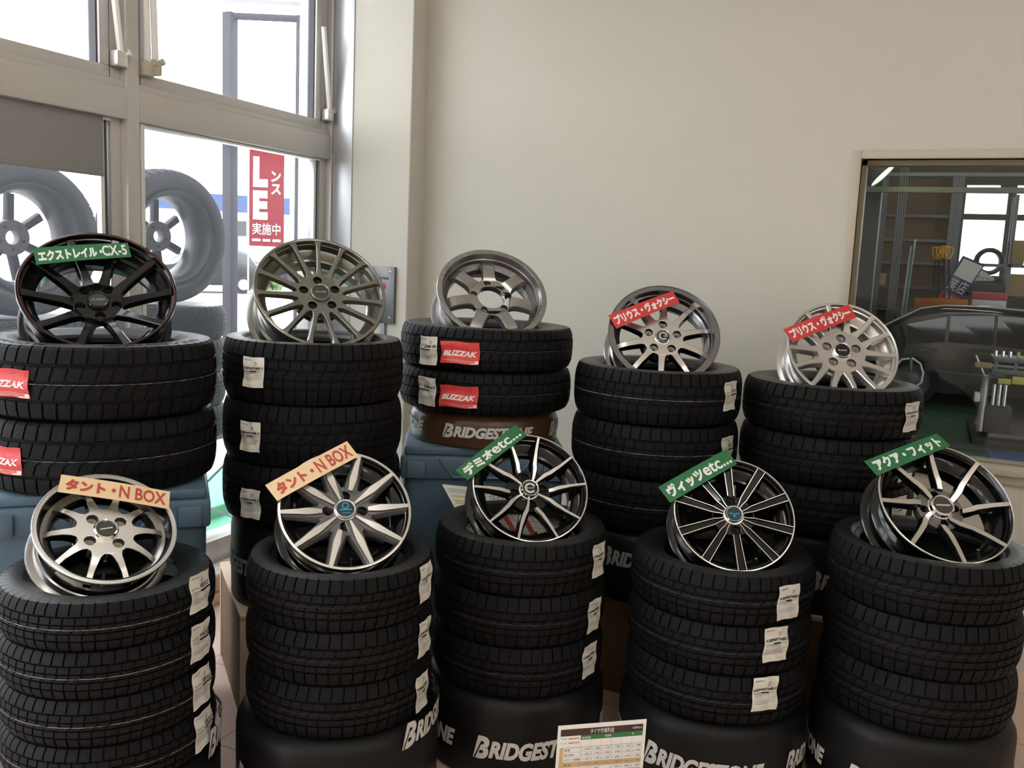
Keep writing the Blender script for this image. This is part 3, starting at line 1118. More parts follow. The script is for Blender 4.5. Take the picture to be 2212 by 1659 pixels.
# ---- blue grey plastic crates
def crate(cx, cy, wx, wy, hz, rz, label):
    t = thing('plastic_crate', label, 'crate', (cx, cy, 0), rz, 'blue grey crates under the back stacks')
    bm = bmesh.new()
    a, b = wx / 2, wy / 2
    rings = []
    for z, k in ((0.0, -.030), (.02, -.022), (hz - .13, -.012), (hz - .125, -.012)):
        rings.append((z, a + k, b + k))
    prev = None
    r0 = 0.04

    def loop(z, aa, bb):
        pts = []
        for sx, sy, st in ((1, 1, 0), (-1, 1, 90), (-1, -1, 180), (1, -1, 270)):
            for q in range(5):
                an = math.radians(st + q * 22.5)
                pts.append((sx * (aa - r0) + r0 * math.cos(an), sy * (bb - r0) + r0 * math.sin(an), z))
        return [bm.verts.new(p) for p in pts]
    loops = [loop(*r) for r in rings]
    for p, q in zip(loops, loops[1:]):
        n = len(p)
        for i in range(n):
            bm.faces.new((p[i], p[(i + 1) % n], q[(i + 1) % n], q[i]))
    bm.faces.new(loops[0])
    bm.faces.new(loops[-1])
    obj('body', bm, 'crate', t)
    bm = bmesh.new()
    box(bm, -a, -b, hz - .125, a, b, hz - .035, bev=.012)
    obj('rim', bm, 'crate', t)
    bm = bmesh.new()
    box(bm, -a + .012, -b + .012, hz - .0345, a - .012, b - .012, hz - .001, bev=.010)
    obj('lid', bm, 'crate', t)
    # recessed grip panel on the long sides: raised trapezoid frame
    for s in (-1, 1):
        bm = bmesh.new()
        y = s * (b + .001)
        pts = [(-.17, hz - .045), (-.12, hz - .112), (.12, hz - .112), (.17, hz - .045)]
        for (xa, za), (xb, zb) in zip(pts, pts[1:]):
            tube(bm, [(xa, y, za), (xb, y, zb)], .006, 6)
        obj('grip_recess', bm, 'crate', t)
        for sx in (-1, 1):
            bm = bmesh.new()
            xx = sx * (a - .06)
            box(bm, xx - .035, y - .012, hz - .118, xx + .035, y + .012, hz - .052, bev=.006)
            obj('latch', bm, 'crate', t)


crate(-1.560, 3.190, .63, .50, CRZ - .001, math.radians(28.6), 'blue grey plastic crate under the brown lettered drum')
crate(-2.372, 2.062, .64, .50, COLS['B1']['tyres'][-1].location.z - COLS['B1']['w'] / 2 - .001, math.radians(45), 'blue grey plastic crate under the two tyres nearest the street windows')


# ================================================================== ALLOY WHEELS
def wheel_frame(key, Crel, az, el):
    n = Vector((math.cos(el) * math.cos(az), math.cos(el) * math.sin(az), math.sin(el)))
    u = Vector((0, 0, 1)).cross(n).normalized()
    v = n.cross(u)
    c = EYE + Vector(Crel)
    return c, u, v, n, Matrix(((u.x, v.x, n.x, c.x), (u.y, v.y, n.y, c.y), (u.z, v.z, n.z, c.z), (0, 0, 0, 1)))


WF = {}


def on_face(key, px, py, d=0.0):
    """local (x, y) where a sight line meets the wheel's face plane raised by d"""
    c, u, v, n, mw = WF[key]
    o = c + n * d
    r = ray(px, py)
    t = (o - EYE).dot(n) / r.dot(n)
    p = EYE + r * t - c
    return p.dot(u), p.dot(v)


def face_ang(key, px, py, d=0.0):
    x, y = on_face(key, px, py, d)
    return math.atan2(y, x)


def spoke_mesh(stations, prof, mats, th, bend=True):
    """loft along the radius. stations: (r, lateral offset, half width, top z, thickness);
    prof(hw, z, t) -> list of (x, z, material of the strip that starts here)"""
    bm = bmesh.new()
    ca, sa = math.cos(th), math.sin(th)
    rings = []
    for r, off, hw, z, t in stations:
        pts = prof(hw, z, t)
        ring = []
        for x, zz, mi in pts:
            y = off + x
            xx = math.sqrt(max(r * r - y * y, 1e-8)) if bend else r
            ring.append(bm.verts.new((xx * ca - y * sa, xx * sa + y * ca, zz)))
        rings.append((ring, [p[2] for p in pts]))
    for (a, ms), (b, _) in zip(rings, rings[1:]):
        n = len(a)
        for i in range(n):
            f = bm.faces.new((a[i], a[(i + 1) % n], b[(i + 1) % n], b[i]))
            f.material_index = ms[i]
    for ring, ms in (rings[0], rings[-1]):
        f = bm.faces.new(ring)
        f.material_index = 1
    return bm


def prof_plain(edge=.0025, draft=.006):
    def p(hw, z, t):
        return [(-hw - draft, z - t, 1), (-hw - .0008, z - edge, 1), (-hw + edge * .7, z, 0), (hw - edge * .7, z, 1), (hw + .0008, z - edge, 1), (hw + draft, z - t, 1)]
    return p


def prof_wing(wing, drop):
    def p(hw, z, t):
        g = wing(hw, z)
        return [(-hw - g - .006, z - t, 1), (-hw - g, z - drop - .002, 1), (-hw - g + .002, z - drop, 1), (-hw - .0015, z - drop, 1), (-hw, z, 0), (hw, z, 1),
                (hw + .0015, z - drop, 1), (hw + g - .002, z - drop, 1), (hw + g, z - drop - .002, 1), (hw + g + .006, z - t, 1)]
    return p


def prof_channel(line, depth):
    def p(hw, z, t):
        return [(-hw - .005, z - t, 1), (-hw, z - .001, 1), (-hw + .0004, z, 0), (-hw + line, z, 1), (-hw + line + .002, z - depth, 1),
                (hw - line - .002, z - depth, 1), (hw - line, z, 0), (hw - .0004, z, 1), (hw, z - .001, 1), (hw + .005, z - t, 1)]
    return p


def wheel(key, Crel, azd, eld, R, W, label, spec):
    c, u, v, n, mw = wheel_frame(key, Crel, math.radians(azd), math.radians(eld))
    WF[key] = (c, u, v, n, mw)
    t = thing('alloy_wheel', label, 'wheel', matrix=mw, group='alloy wheels standing in the tyre stacks')
    g = spec
    ri = g['ri']                      # inner radius seen through the spokes
    lw = g['lw']
    # ---- barrel
    bm = bmesh.new()
    s = W / .16
    outer = [(R, -.004), (R, -.010 * s), (R - .006, -.013 * s), (R - .017, -.016 * s), (R - .018, -.040 * s), (R - .026, -.043 * s), (R - .045, -.060 * s),
             (R - .046, -.090 * s), (R - .030, -.112 * s), (R - .019, -.118 * s), (R - .017, -W + .014), (R - .006, -W + .010), (R, -W + .006), (R, -W)]
    inner = [(R - .004, -W), (R - .012, -W + .008), (R - .022, -W + .018), (R - .024, -W + .045), (R - .034, -.105 * s), (R - .050, -.092 * s),
             (R - .051, -.062 * s), (ri - .006, -.050 * s), (ri - .004, -.030), (ri, g.get('zi', -.012))]
    lathe(bm, outer + inner + [(R - lw - .0005, -.003), (R - lw * .5, -.0045)], 96, closed=True, mis=[0] * (len(outer) - 1) + [1] * (len(inner) + 3))
    obj('barrel', bm, [g['barrel'], g.get('inner', g['barrel'])], t)
    # ---- lip
    bm = bmesh.new()
    lp = g['lip_prof'](R, lw)
    lathe(bm, lp, 128, closed=True)
    obj('lip', bm, g['lip'], t)
    # ---- spokes
    for k, th in enumerate(g['angles']):
        st = g['stations'](k)
        nl, pcd, lr = g['lugs']
        dl = min(abs((th - g['lug0'] - 2 * PI * q / nl + PI) % (2 * PI) - PI) for q in range(nl))
        if pcd * math.sin(min(dl, PI / 2)) < lr * .8:
            rs = pcd + lr + .0015
            keep = [x for x in st if x[0] > rs + .002]
            low = [x for x in st if x[0] <= rs + .002]
            if low:
                a_, b_ = low[-1], keep[0]
                f_ = (rs - a_[0]) / (b_[0] - a_[0])
                st = [tuple(lerp(p_, q_, f_) for p_, q_ in zip(a_, b_))] + keep
        obj('spoke', spoke_mesh(st, g['prof'], None, th), g['spoke'], t, angle=30)
    # ---- hub
    hr, hz, ht = g['hub']
    nl, pcd, lr = g['lugs']
    la0 = g['lug0']
    cont = [circle_pts(0, 0, hr, 72)]
    for k in range(nl):
        a = la0 + 2 * PI * k / nl
        if pcd + lr < hr - .002:
            cont.append(circle_pts(pcd * math.cos(a), pcd * math.sin(a), lr, 24)[::-1])
    cr = g['bore']
    cont.append(circle_pts(0, 0, cr, 40)[::-1])
    me = curve_plate(cont, hz - ht, hz, .0012)
    me.materials.append(M[g['hubmat']])
    me.polygons.foreach_set('use_smooth', [True] * len(me.polygons))
    me.set_sharp_from_angle(angle=math.radians(30))
    link('hub', me, t)
    if g.get('pad'):
        pr, pz = g['pad']
        bm = bmesh.new()
        bm.free()
        cont = [circle_pts(0, 0, pr, 72)]
        if pcd + lr < pr - .001:
            cont += [circle_pts(pcd * math.cos(la0 + 2 * PI * k / nl), pcd * math.sin(la0 + 2 * PI * k / nl), lr, 24)[::-1] for k in range(nl)]
        cont.append(circle_pts(0, 0, cr * .9, 40)[::-1])
        me = curve_plate(cont, pz - .03, pz, .0015)
        me.materials.append(M[g['padmat']])
        me.polygons.foreach_set('use_smooth', [True] * len(me.polygons))
        me.set_sharp_from_angle(angle=math.radians(30))
        link('hub_pad', me, t)
    for k in range(nl):
        a = la0 + 2 * PI * k / nl
        bm = bmesh.new()
        zt = g.get('lugz', hz - .002)
        lathe(bm, [(lr * .98, zt), (lr * .96, zt - .016), (lr * .62, zt - .022), (lr * .50, zt - .030), (0, zt - .031)], 24, mis=[0, 1, 1, 0])
        o = obj('lug_seat', bm, [g.get('lugwall', 'hole'), g['seat']], t)
        o.location = (pcd * math.cos(a), pcd * math.sin(a), 0)
    # ---- centre cap
    if g.get('cap'):
        cm, cring, capr, cz, emblem, ink = g['cap']
        bm = bmesh.new()
        lathe(bm, [(0, cz + .0015), (capr * .78, cz + .0005), (capr * .80, cz + .003), (capr * .90, cz + .0045), (capr * .99, cz + .001), (capr, cz - .02)],
              48, mis=[0, 1, 1, 1, 1])
        o = obj('centre_cap', bm, [cm, cring], t)
        if emblem:
            bm = bmesh.new()
            e = emblem
            fnc = lambda x, y: Vector((x, y, cz + .0022))
            if e.get('text'):
                put_text(bm, e['text'], -capr * e['w'], -capr * e['h'] + capr * e.get('dy', 0), capr * e['w'], capr * e['h'] + capr * e.get('dy', 0), fnc, 0, shear=e.get('shear', 0), bold=.03)
            for x0, y0, x1, y1 in e.get('bars', ()):
                put_rect(bm, x0 * capr, y0 * capr, x1 * capr, y1 * capr, fnc, 0)
            for x0, r0, r1, a0, a1 in e.get('arcs', ()):
                m_ = 24
                for q in range(m_):
                    b0 = a0 + (a1 - a0) * q / m_
                    b1 = a0 + (a1 - a0) * (q + 1) / m_
                    bm.faces.new([bm.verts.new(fnc(x0 * capr + rr * capr * math.cos(b), e.get('cy', 0) * capr + rr * capr * math.sin(b))) for rr, b in ((r0, b0), (r1, b0), (r1, b1), (r0, b1))])
            flat_obj('emblem', bm, ink, o)
    # ---- valve
    va = g.get('valve')
    if va is not None:
        bm = bmesh.new()
        rr = ri - .004
        tube(bm, [(rr * math.cos(va), rr * math.sin(va), -.045), ((rr - .018) * math.cos(va), (rr - .018) * math.sin(va), -.030), ((rr - .026) * math.cos(va), (rr - .026) * math.sin(va), -.020)], [.0042, .0042, .0048], 10)
        obj('valve_stem', bm, 'chrome', t)
    return t


def lip_flat(R, lw):
    return [(R, -.004), (R - .0012, -.0005), (R - .003, 0), (R - lw + .0006, 0), (R - lw, -.0008), (R - lw - .0006, -.005), (R - lw, -.010), (R - .004, -.008)]


def lip_round(R, lw):
    return [(R, -.004), (R - .0015, -.001), (R - lw * .5, 0), (R - lw * .85, -.002), (R - lw, -.006), (R - lw, -.012), (R - .004, -.009)]


def lip_rings(R, lw):
    return [(R, -.004), (R - .001, -.0005), (R - .004, 0), (R - .0052, -.002), (R - .0085, -.002), (R - .0092, -.0035), (R - .0128, -.0035), (R - lw, -.008), (R - lw, -.016), (R - .004, -.009)]


def lip_deep(R, lw):
    return [(R, -.004), (R - .001, -.0003), (R - .0045, 0), (R - .0055, -.004), (R - .009, -.006), (R - .010, -.011), (R - .015, -.014), (R - .016, -.021), (R - lw, -.026), (R - lw, -.034), (R - .004, -.010)]


def lerp(a, b, t):
    return a + (b - a) * t


for k, (cr_, a_, e_, R_, W_) in POSE.items():
    WF[k] = wheel_frame(k, cr_, math.radians(a_), math.radians(e_))


def even(key, n, px, py, d=0.0):
    a = face_ang(key, px, py, d)
    return [a + 2 * PI * i / n for i in range(n)]


def cap(m, ring, r, z, emblem=None, ink='ink_silver'):
    return (m, ring, r, z, emblem, ink)


G_EMB = dict(arcs=[(0, .36, .60, .35, 5.6)], bars=[(.02, -.08, .62, .06)])

# B1 gloss black, ten spokes, deep dish
R = .2335
wheel('B1', *POSE['B1'], 'glossy black ten spoke wheel with a dark red pinstripe on its lip', dict(
    ri=R - .012, lw=.010, barrel='wheel_black', lip='wheel_black', lip_prof=lip_round, zi=-.014,
    angles=even('B1', 10, 353, 697, -.012),
    stations=lambda k: [(.073, 0, .0190, -.069, .022), (.082, 0, .0150, -.064, .024), (.11, 0, .0120, -.050, .026), (.17, 0, .0105, -.030, .022), (.2195, 0, .0125, -.012, .02)],
    prof=prof_plain(.003, .005), spoke=['wheel_black', 'wheel_black'], hub=(.0775, -.069, .022), hubmat='wheel_black', bore=.030, lugs=(5, .057, .0160),
    lug0=face_ang('B1', 214, 665, -.07), seat='seat_ivory', lugrec=.001, pad=(.070, -.082), padmat='wheel_black', valve=None,
    cap=cap('cap_smoke', 'cap_black', .034, -.060, dict(text='RMP', w=.66, h=.13, shear=.4), 'ink_blue')))
bm = bmesh.new()
lathe(bm, [(R - .0092, -.0015), (R - .0075, -.0006), (R - .0062, .0003), (R - .0074, .0003), (R - .0092, -.0010)], 128, closed=True)
o = obj('pinstripe', bm, 'pin_red', None)
o.parent = [x for x in C.objects if x.name == 'alloy_wheel'][0]
o['label'] = 'thin dark red ring'

# B2 bronze grey fifteen spoke
wheel('B2', *POSE['B2'], 'bronze grey wheel with fifteen slim spokes', dict(
    ri=R - .013, lw=.0115, barrel='wheel_bronze', lip='wheel_bronze', lip_prof=lip_round, zi=-.010,
    angles=even('B2', 15, 817.9 - 4, 695, -.004),
    stations=lambda k: [(.078, 0, .0160, -.0182, .026), (.086, 0, .0115, -.0172, .026), (.100, 0, .0080, -.015, .022), (.135, 0, .0062, -.012, .020), (.190, 0, .0062, -.007, .018), (.208, 0, .0072, -.005, .016), (.2225, 0, .0125, -.004, .016)],
    prof=prof_plain(.002, .004), spoke=['wheel_bronze', 'wheel_bronze'], hub=(.082, -.018, .03), hubmat='wheel_bronze', bore=.030, lugs=(5, .0585, .0160),
    lug0=face_ang('B2', 686, 605, -.018), seat='seat_dark', pad=(.088, -.046), padmat='wheel_bronze', valve=-PI / 2 + .5,
    cap=cap('cap_smoke', 'wheel_bronze', .036, -.008, dict(text='ECO FORME', w=.52, h=.06), 'ink_silver')))

# B3 seven broad spokes, open centre, engraved flat lip
R = .220
w3 = wheel('B3', *POSE['B3'], 'steel grey seven spoke wheel with an open centre and engraved flat lip', dict(
    ri=R - .026, lw=.021, barrel='wheel_gun', lip='wheel_steelgrey', lip_prof=lip_flat, zi=-.028,
    angles=even('B3', 7, 1052, 558, -.03),
    stations=lambda k: [(.0840, 0, .033, -.0285, .028), (.090, 0, .0265, -.0235, .030), (.100, 0, .0235, -.0195, .030), (.115, 0, .0225, -.018, .028), (.150, 0, .0235, -.018, .026), (.168, 0, .0240, -.024, .024), (.194, 0, .0250, -.050, .020)],
    prof=prof_plain(.0035, .004), spoke=['wheel_steelgrey', 'wheel_gun'], hub=(.086, -.028, .030), hubmat='wheel_steelgrey', bore=.054, lugs=(5, .0698, .0138),
    lug0=face_ang('B3', 1052, 611, -.03), seat='seat_ivory', lugwall='seat_dark', pad=None, valve=None))
for q in range(8):
    for (a0, a1, dot) in ((0.06, 0.27, 0), (0.36, 0.42, 1), (0.51, 0.72, 0)):
        b0, b1 = (q * PI / 4 + a0), (q * PI / 4 + a1)
        r0, r1 = R - .0165, R - .0075
        e = .0009
        bm = bmesh.new()
        if dot:
            bc, rc = (b0 + b1) / 2, (r0 + r1) / 2
            pin = [(rc * math.cos(bc) + .0028 * math.cos(z * PI / 6), rc * math.sin(bc) + .0028 * math.sin(z * PI / 6)) for z in range(12)]
            pout = [(rc * math.cos(bc) + .0040 * math.cos(z * PI / 6), rc * math.sin(bc) + .0040 * math.sin(z * PI / 6)) for z in range(12)]
        else:
            m_ = 8
            po = [(r0, lerp(b0, b1, z / m_)) for z in range(m_ + 1)] + [(r1, lerp(b1, b0, z / m_)) for z in range(m_ + 1)]
            pi_ = [(r0 + e, lerp(b0 + e / R, b1 - e / R, z / m_)) for z in range(m_ + 1)] + [(r1 - e, lerp(b1 - e / R, b0 + e / R, z / m_)) for z in range(m_ + 1)]
            pout = [(r_ * math.cos(t_), r_ * math.sin(t_)) for r_, t_ in po]
            pin = [(r_ * math.cos(t_), r_ * math.sin(t_)) for r_, t_ in pi_]
        vo = [bm.verts.new((x, y, .0004)) for x, y in pout]
        vi = [bm.verts.new((x, y, .0004)) for x, y in pin]
        for z in range(len(vo)):
            z2 = (z + 1) % len(vo)
            bm.faces.new((vo[z], vo[z2], vi[z2], vi[z]))
        flat_obj('lip_engraving', bm, 'wheel_gun', w3)

# B4 ten machined spokes, stepped chrome lip
R = .214
wheel('B4', *POSE['B4'], 'silver ten spoke wheel with a dark stepped chrome lip against the back wall', dict(
    ri=R - .026, lw=.022, barrel='wheel_darkhyper', lip='wheel_darkhyper', lip_prof=lip_deep, zi=-.030,
    angles=even('B4', 10, 1428, 795, -.045),
    stations=lambda k: [(.0755, 0, .0215, -.0343, .034), (.083, 0, .0150, -.0343, .034), (.095, 0, .0122, -.0345, .032), (.135, 0, .0110, -.036, .028), (.165, 0, .0105, -.041, .024), (.192, 0, .0105, -.056, .020)],
    prof=prof_plain(.002, .003), spoke=['wheel_machined', 'wheel_black'], hub=(.078, -.034, .034), hubmat='wheel_machined', bore=.029, lugs=(5, .0573, .0162),
    lug0=face_ang('B4', 1432, 695, -.034), seat='seat_ivory', pad=(.084, -.066), padmat='wheel_black', valve=None,
    cap=cap('cap_black', 'chrome', .030, -.026, G_EMB, 'ink_silver')))

# B5 pale silver, seven pairs of spokes
R = .207
a5 = face_ang('B5', 1827, 842, -.004)
ang5 = []
for q in range(7):
    ang5 += [a5 + 2 * PI * q / 7 - .235, a5 + 2 * PI * q / 7 + .235]
wheel('B5', *POSE['B5'], 'pale silver wheel with fourteen paired spokes beside the workshop window', dict(
    ri=R - .011, lw=.0095, barrel='wheel_silver', lip='wheel_silver', lip_prof=lip_round, zi=-.008,
    angles=ang5,
    stations=lambda k: [(.086, .0085 * (1 if k % 2 else -1) * -1, .0165, -.0172, .036), (.096, .0060 * (1 if k % 2 else -1) * -1, .0135, -.016, .036), (.112, .003 * (1 if k % 2 else -1) * -1, .0105, -.014, .034), (.140, 0, .0085, -.011, .030), (.186, 0, .0076, -.006, .026), (.199, 0, .0095, -.004, .02)],
    prof=prof_plain(.0025, .003), spoke=['wheel_silver', 'wheel_silver'], hub=(.090, -.017, .036), hubmat='wheel_silver', bore=.030, lugs=(5, .0573, .0178),
    lug0=face_ang('B5', 1816, 725, -.017), seat='wheel_silver', lugwall='wheel_gun', pad=(.094, -.052), padmat='wheel_silver', valve=None,
    cap=cap('cap_black', 'chrome', .034, -.008, dict(text='Exceeder', w=.52, h=.10, shear=.3), 'ink_silver')))

# F1 small silver ten spoke with ringed lip
R = .181
wheel('F1', *POSE['F1'], 'small silver ten spoke wheel with a ringed lip and four ivory bolt seats', dict(
    ri=R - .020, lw=.0155, barrel='wheel_steelgrey', inner='wheel_black', lip='wheel_silver', lip_prof=lip_rings, zi=-.022,
    angles=even('F1', 10, 268, 1238, -.036),
    stations=lambda k: [(.0715, 0, .0205, -.0203, .030), (.078, 0, .0150, -.0203, .030), (.086, 0, .0118, -.0203, .028), (.105, 0, .0095, -.021, .024), (.130, 0, .0080, -.027, .020), (.158, 0, .0082, -.044, .016)],
    prof=prof_plain(.0015, .002), spoke=['wheel_machined', 'wheel_black'], hub=(.074, -.020, .030), hubmat='wheel_machined', bore=.026, lugs=(4, .0500, .0148),
    lug0=face_ang('F1', 195, 1117, -.02), seat='seat_ivory', lugwall='seat_dark', pad=(.076, -.052), padmat='wheel_black', valve=face_ang('F1', 223, 1250, -.03),
    cap=cap('cap_smoke', 'chrome', .0320, -.010, dict(bars=[(-.5, -.06, .5, .05)]), 'ink_silver')))

# F2 grey with bright diamond ridges
R = .1945
wheel('F2', *POSE['F2'], 'two tone grey and bright ten spoke wheel with a dark blue centre cap', dict(
    ri=R - .014, lw=.0085, barrel='wheel_black', lip='wheel_machined', lip_prof=lip_flat, zi=-.012,
    angles=even('F2', 10, 886, 1091, 0),
    stations=lambda k: [(.036, 0, .0030, -.010, .032), (.060, 0, .0052, -.009, .032), (.085, 0, .0082, -.007, .030), (.108, 0, .0105, -.005, .028), (.145, 0, .0078, -.003, .024), (.186, 0, .0058, -.0005, .02)],
    prof=prof_wing(lambda hw, z: .0115 if z < -.0065 else (.006 if z < -.004 else .0045), .006),
    spoke=['wheel_machined', 'wheel_darkgrey'], hub=(.0335, -.010, .020), hubmat='wheel_machined', bore=.026, lugs=(4, .0500, .0156),
    lug0=face_ang('F2', 745, 1069, -.012), seat='seat_dark', lugz=-.0175, lugwall='hole', pad=(.080, -.0165), padmat='wheel_darkgrey', valve=face_ang('F2', 757.5, 1212, -.03),
    cap=cap('cap_blue', 'wheel_silver', .0320, -.004, dict(arcs=[(0, .22, .34, 0, 6.28)], cy=.32, bars=[(-.55, -.16, .55, -.04), (-.42, -.48, .42, -.40)]), 'ink_blue')))

# F3 black with bright waisted ridges in pairs
a3 = face_ang('F3', 1258.4, 1045)
ang3 = []
for q in range(5):
    ang3 += [a3 + 2 * PI * q / 5, a3 + 2 * PI * q / 5 + .56]
wheel('F3', *POSE['F3'], 'black wheel with ten bright paired spokes in front of a striped sheet', dict(
    ri=R - .014, lw=.0055, barrel='wheel_black', lip='wheel_machined', lip_prof=lip_flat, zi=-.014,
    angles=ang3,
    stations=lambda k: [(.030, .006 * (1 if k % 2 else -1), .0030, -.028, .030), (.052, .0085 * (1 if k % 2 else -1), .0040, -.026, .03), (.078, .0075 * (1 if k % 2 else -1), .0062, -.018, .028), (.098, .003 * (1 if k % 2 else -1), .0062, -.014, .026), (.14, 0, .0045, -.008, .022), (.189, 0, .0036, -.0005, .02)],
    prof=prof_wing(lambda hw, z: .004 if z < -.010 else .0022, .003), spoke=['wheel_machined', 'wheel_black'], hub=(.0340, -.026, .022), hubmat='wheel_machined', bore=.026,
    lugs=(4, .0500, .0152), lug0=face_ang('F3', 1150, 1088, -.03), seat='seat_dark', lugz=-.035, pad=(.074, -.034), padmat='wheel_black', valve=face_ang('F3', 1157, 1154, -.03),
    cap=cap('cap_black', 'chrome', .0315, -.012, dict(arcs=[(0, .36, .60, .35, 5.6)], text='G.Speed', w=.42, h=.09), 'ink_silver')))

# F4 black with thin bright double lines
ang4 = even('F4', 10, 1605, 1236)
wheel('F4', *POSE['F4'], 'black wheel with ten double line spokes and a blue winged cap', dict(
    ri=R - .012, lw=.0055, barrel='wheel_black', lip='wheel_machined', lip_prof=lip_flat, zi=-.012,
    angles=ang4,
    stations=lambda k: [(.0345, 0, .0060, -.0135, .02), (.048, 0, .0072, -.0125, .024), (.060, 0, .0098, -.0115, .026), (.068, 0, .0116, -.0105, .026), (.12, 0, .0128, -.006, .024), (.189, 0, .0150, -.0004, .02)],
    prof=prof_channel(.0030, .006), spoke=['wheel_machined', 'wheel_black'], hub=(.0335, -.010, .018), hubmat='wheel_machined', bore=.026,
    lugs=(4, .0500, .0158), lug0=face_ang('F4', 1591, 1147, -.012), seat='seat_dark', lugz=-.018, pad=(.0685, -.017), padmat='wheel_black', valve=face_ang('F4', 1633, 1211, -.03),
    cap=cap('cap_blue', 'chrome', .0300, -.003, dict(bars=[(-.55, -.02, -.12, .10), (.12, -.02, .55, .10), (-.1, -.35, .1, .0)]), 'ink_blue')))

# F5 black with eight bent bright spokes
R = .207
ang5b = even('F5', 8, 2085, 1215)
wheel('F5', *POSE['F5'], 'black wheel with eight bent bright spokes at the right end of the front row', dict(
    ri=R - .014, lw=.0055, barrel='wheel_black', lip='wheel_machined', lip_prof=lip_flat, zi=-.012,
    angles=ang5b,
    stations=lambda k: [(.030, -.006, .0060, -.040, .030), (.048, -.012, .0078, -.038, .030), (.070, -.0125, .0088, -.030, .030), (.090, -.010, .0098, -.022, .028), (.105, -.006, .0092, -.018, .026), (.150, -.002, .0080, -.009, .022), (.2015, 0, .0075, -.0005, .02)],
    prof=prof_plain(.0015, .005), spoke=['wheel_machined', 'wheel_black'], hub=(.040, -.040, .022), hubmat='wheel_machined', bore=.028,
    lugs=(4, .0500, .0125), lug0=face_ang('F5', 2020, 1057, -.035), seat='hole', lugz=-.047, pad=(.072, -.046), padmat='wheel_gun', valve=face_ang('F5', 2108, 1189, -.03),
    cap=cap('cap_smoke', 'chrome', .0370, -.024, dict(bars=[(-.6, -.08, .6, .06)]), 'ink_silver')))


# ---- strip signs taped to the wheels
def sign(key, corners, text, card, ink, label, d=.010, mx=.055, my=.16):
    """corners: TL TR BR BL seen in the photograph, laid on a plane just above the wheel face"""
    c, u, v, n, mw = WF[key]
    P = []
    for px, py in corners:
        x, y = on_face(key, px, py, d)
        P.append(Vector((x, y)))
    tl, tr, br, bl = P

    def at(s, q, z=0.0):
        a = bl.lerp(br, s)
        b = tl.lerp(tr, s)
        p = a.lerp(b, q)
        return Vector((p.x, p.y, d + .004 * math.sin(s * PI) + z))
    t = thing('strip_sign', label, 'sign', matrix=mw, group='strip signs taped to the wheels')
    bm = bmesh.new()
    nx = 12
    th = .0009
    top = [[bm.verts.new(at(i / nx, q, 0)) for i in range(nx + 1)] for q in (0, 1)]
    bot = [[bm.verts.new(at(i / nx, q, -th)) for i in range(nx + 1)] for q in (0, 1)]
    for i in range(nx):
        bm.faces.new((top[0][i], top[0][i + 1], top[1][i + 1], top[1][i]))
        bm.faces.new((bot[1][i], bot[1][i + 1], bot[0][i + 1], bot[0][i]))
        bm.faces.new((bot[0][i], bot[0][i + 1], top[0][i + 1], top[0][i]))
        bm.faces.new((top[1][i], top[1][i + 1], bot[1][i + 1], bot[1][i]))
    bm.faces.new((bot[0][0], top[0][0], top[1][0], bot[1][0]))
    bm.faces.new((top[0][nx], bot[0][nx], bot[1][nx], top[1][nx]))
    obj('card', bm, card, t, smooth=False)
    bm = bmesh.new()
    for (body, x0, x1, y0, y1) in text:
        put_text(bm, body, x0, y0, x1, y1, lambda x, y: at(x, y, .0008), 0, bold=.058 if ord(body[0]) > 255 else .022)
    flat_obj('lettering', bm, ink, t)
    return t


def zp(x0, y0, s, *pts):
    return [(x0 + a / s, y0 + b / s) for a, b in pts]


sign('B1', zp(10, 480, 5.53, (335, 312), (1470, 245), (1515, 415), (378, 508)), [('エクストレイル・', .035, .70, .14, .80), ('CX-5', .70, .965, .16, .86)], 'sign_green', 'sign_white', 'green strip sign with white katakana and letters on the glossy black wheel')
sign('B4', zp(1200, 580, 3.95, (450, 400), (1000, 192), (1058, 288), (520, 513)), [('プリウス・ヴォクシー', .04, .965, .17, .84)], 'sign_red', 'sign_white', 'red strip sign with white katakana on the wheel with the stepped chrome lip')
sign('B5', zp(1580, 620, 4.365, (488, 398), (1105, 162), (1182, 285), (578, 520)), [('プリウス・ヴォクシー', .04, .955, .17, .84)], 'sign_red', 'sign_white', 'red strip sign with white katakana on the pale silver wheel by the workshop window')
sign('F1', zp(40, 1000, 5.721, (528, 142), (1873, 355), (1858, 570), (483, 357)), [('タント・', .05, .50, .18, .82), ('N BOX', .53, .965, .16, .86)], 'sign_cream', 'sign_redink', 'cream strip sign with red letters tilting down to the right on the small silver wheel')
sign('F2', zp(560, 940, 5.353, (68, 578), (1015, 68), (1148, 245), (208, 760)), [('タント・', .06, .50, .16, .80), ('N BOX', .54, .965, .16, .86)], 'sign_cream', 'sign_redink', 'cream strip sign slanting up to the right on the two tone grey wheel')
sign('F3', zp(970, 910, 5.924, (78, 628), (850, 45), (995, 180), (238, 755)), [('デミオ', .05, .50, .14, .86), ('etc...', .50, .955, .20, .78)], 'sign_green', 'sign_white', 'green strip sign lettered in white on the wheel before the striped sheet')
sign('F4', zp(1410, 970, 5.924, (70, 487), (940, 0), (1080, 190), (225, 688)), [('ヴィッツ', .05, .56, .14, .84), ('etc...', .57, .965, .20, .80)], 'sign_green', 'sign_white', 'green strip sign with white katakana and letters on the double line spoke wheel')
sign('F5', zp(1850, 920, 5.351, (88, 408), (930, 88), (1090, 232), (238, 575)), [('アクア・フィット', .06, .945, .16, .86)], 'sign_green', 'sign_white', 'green strip sign with white katakana only on the wheel with eight bent spokes')


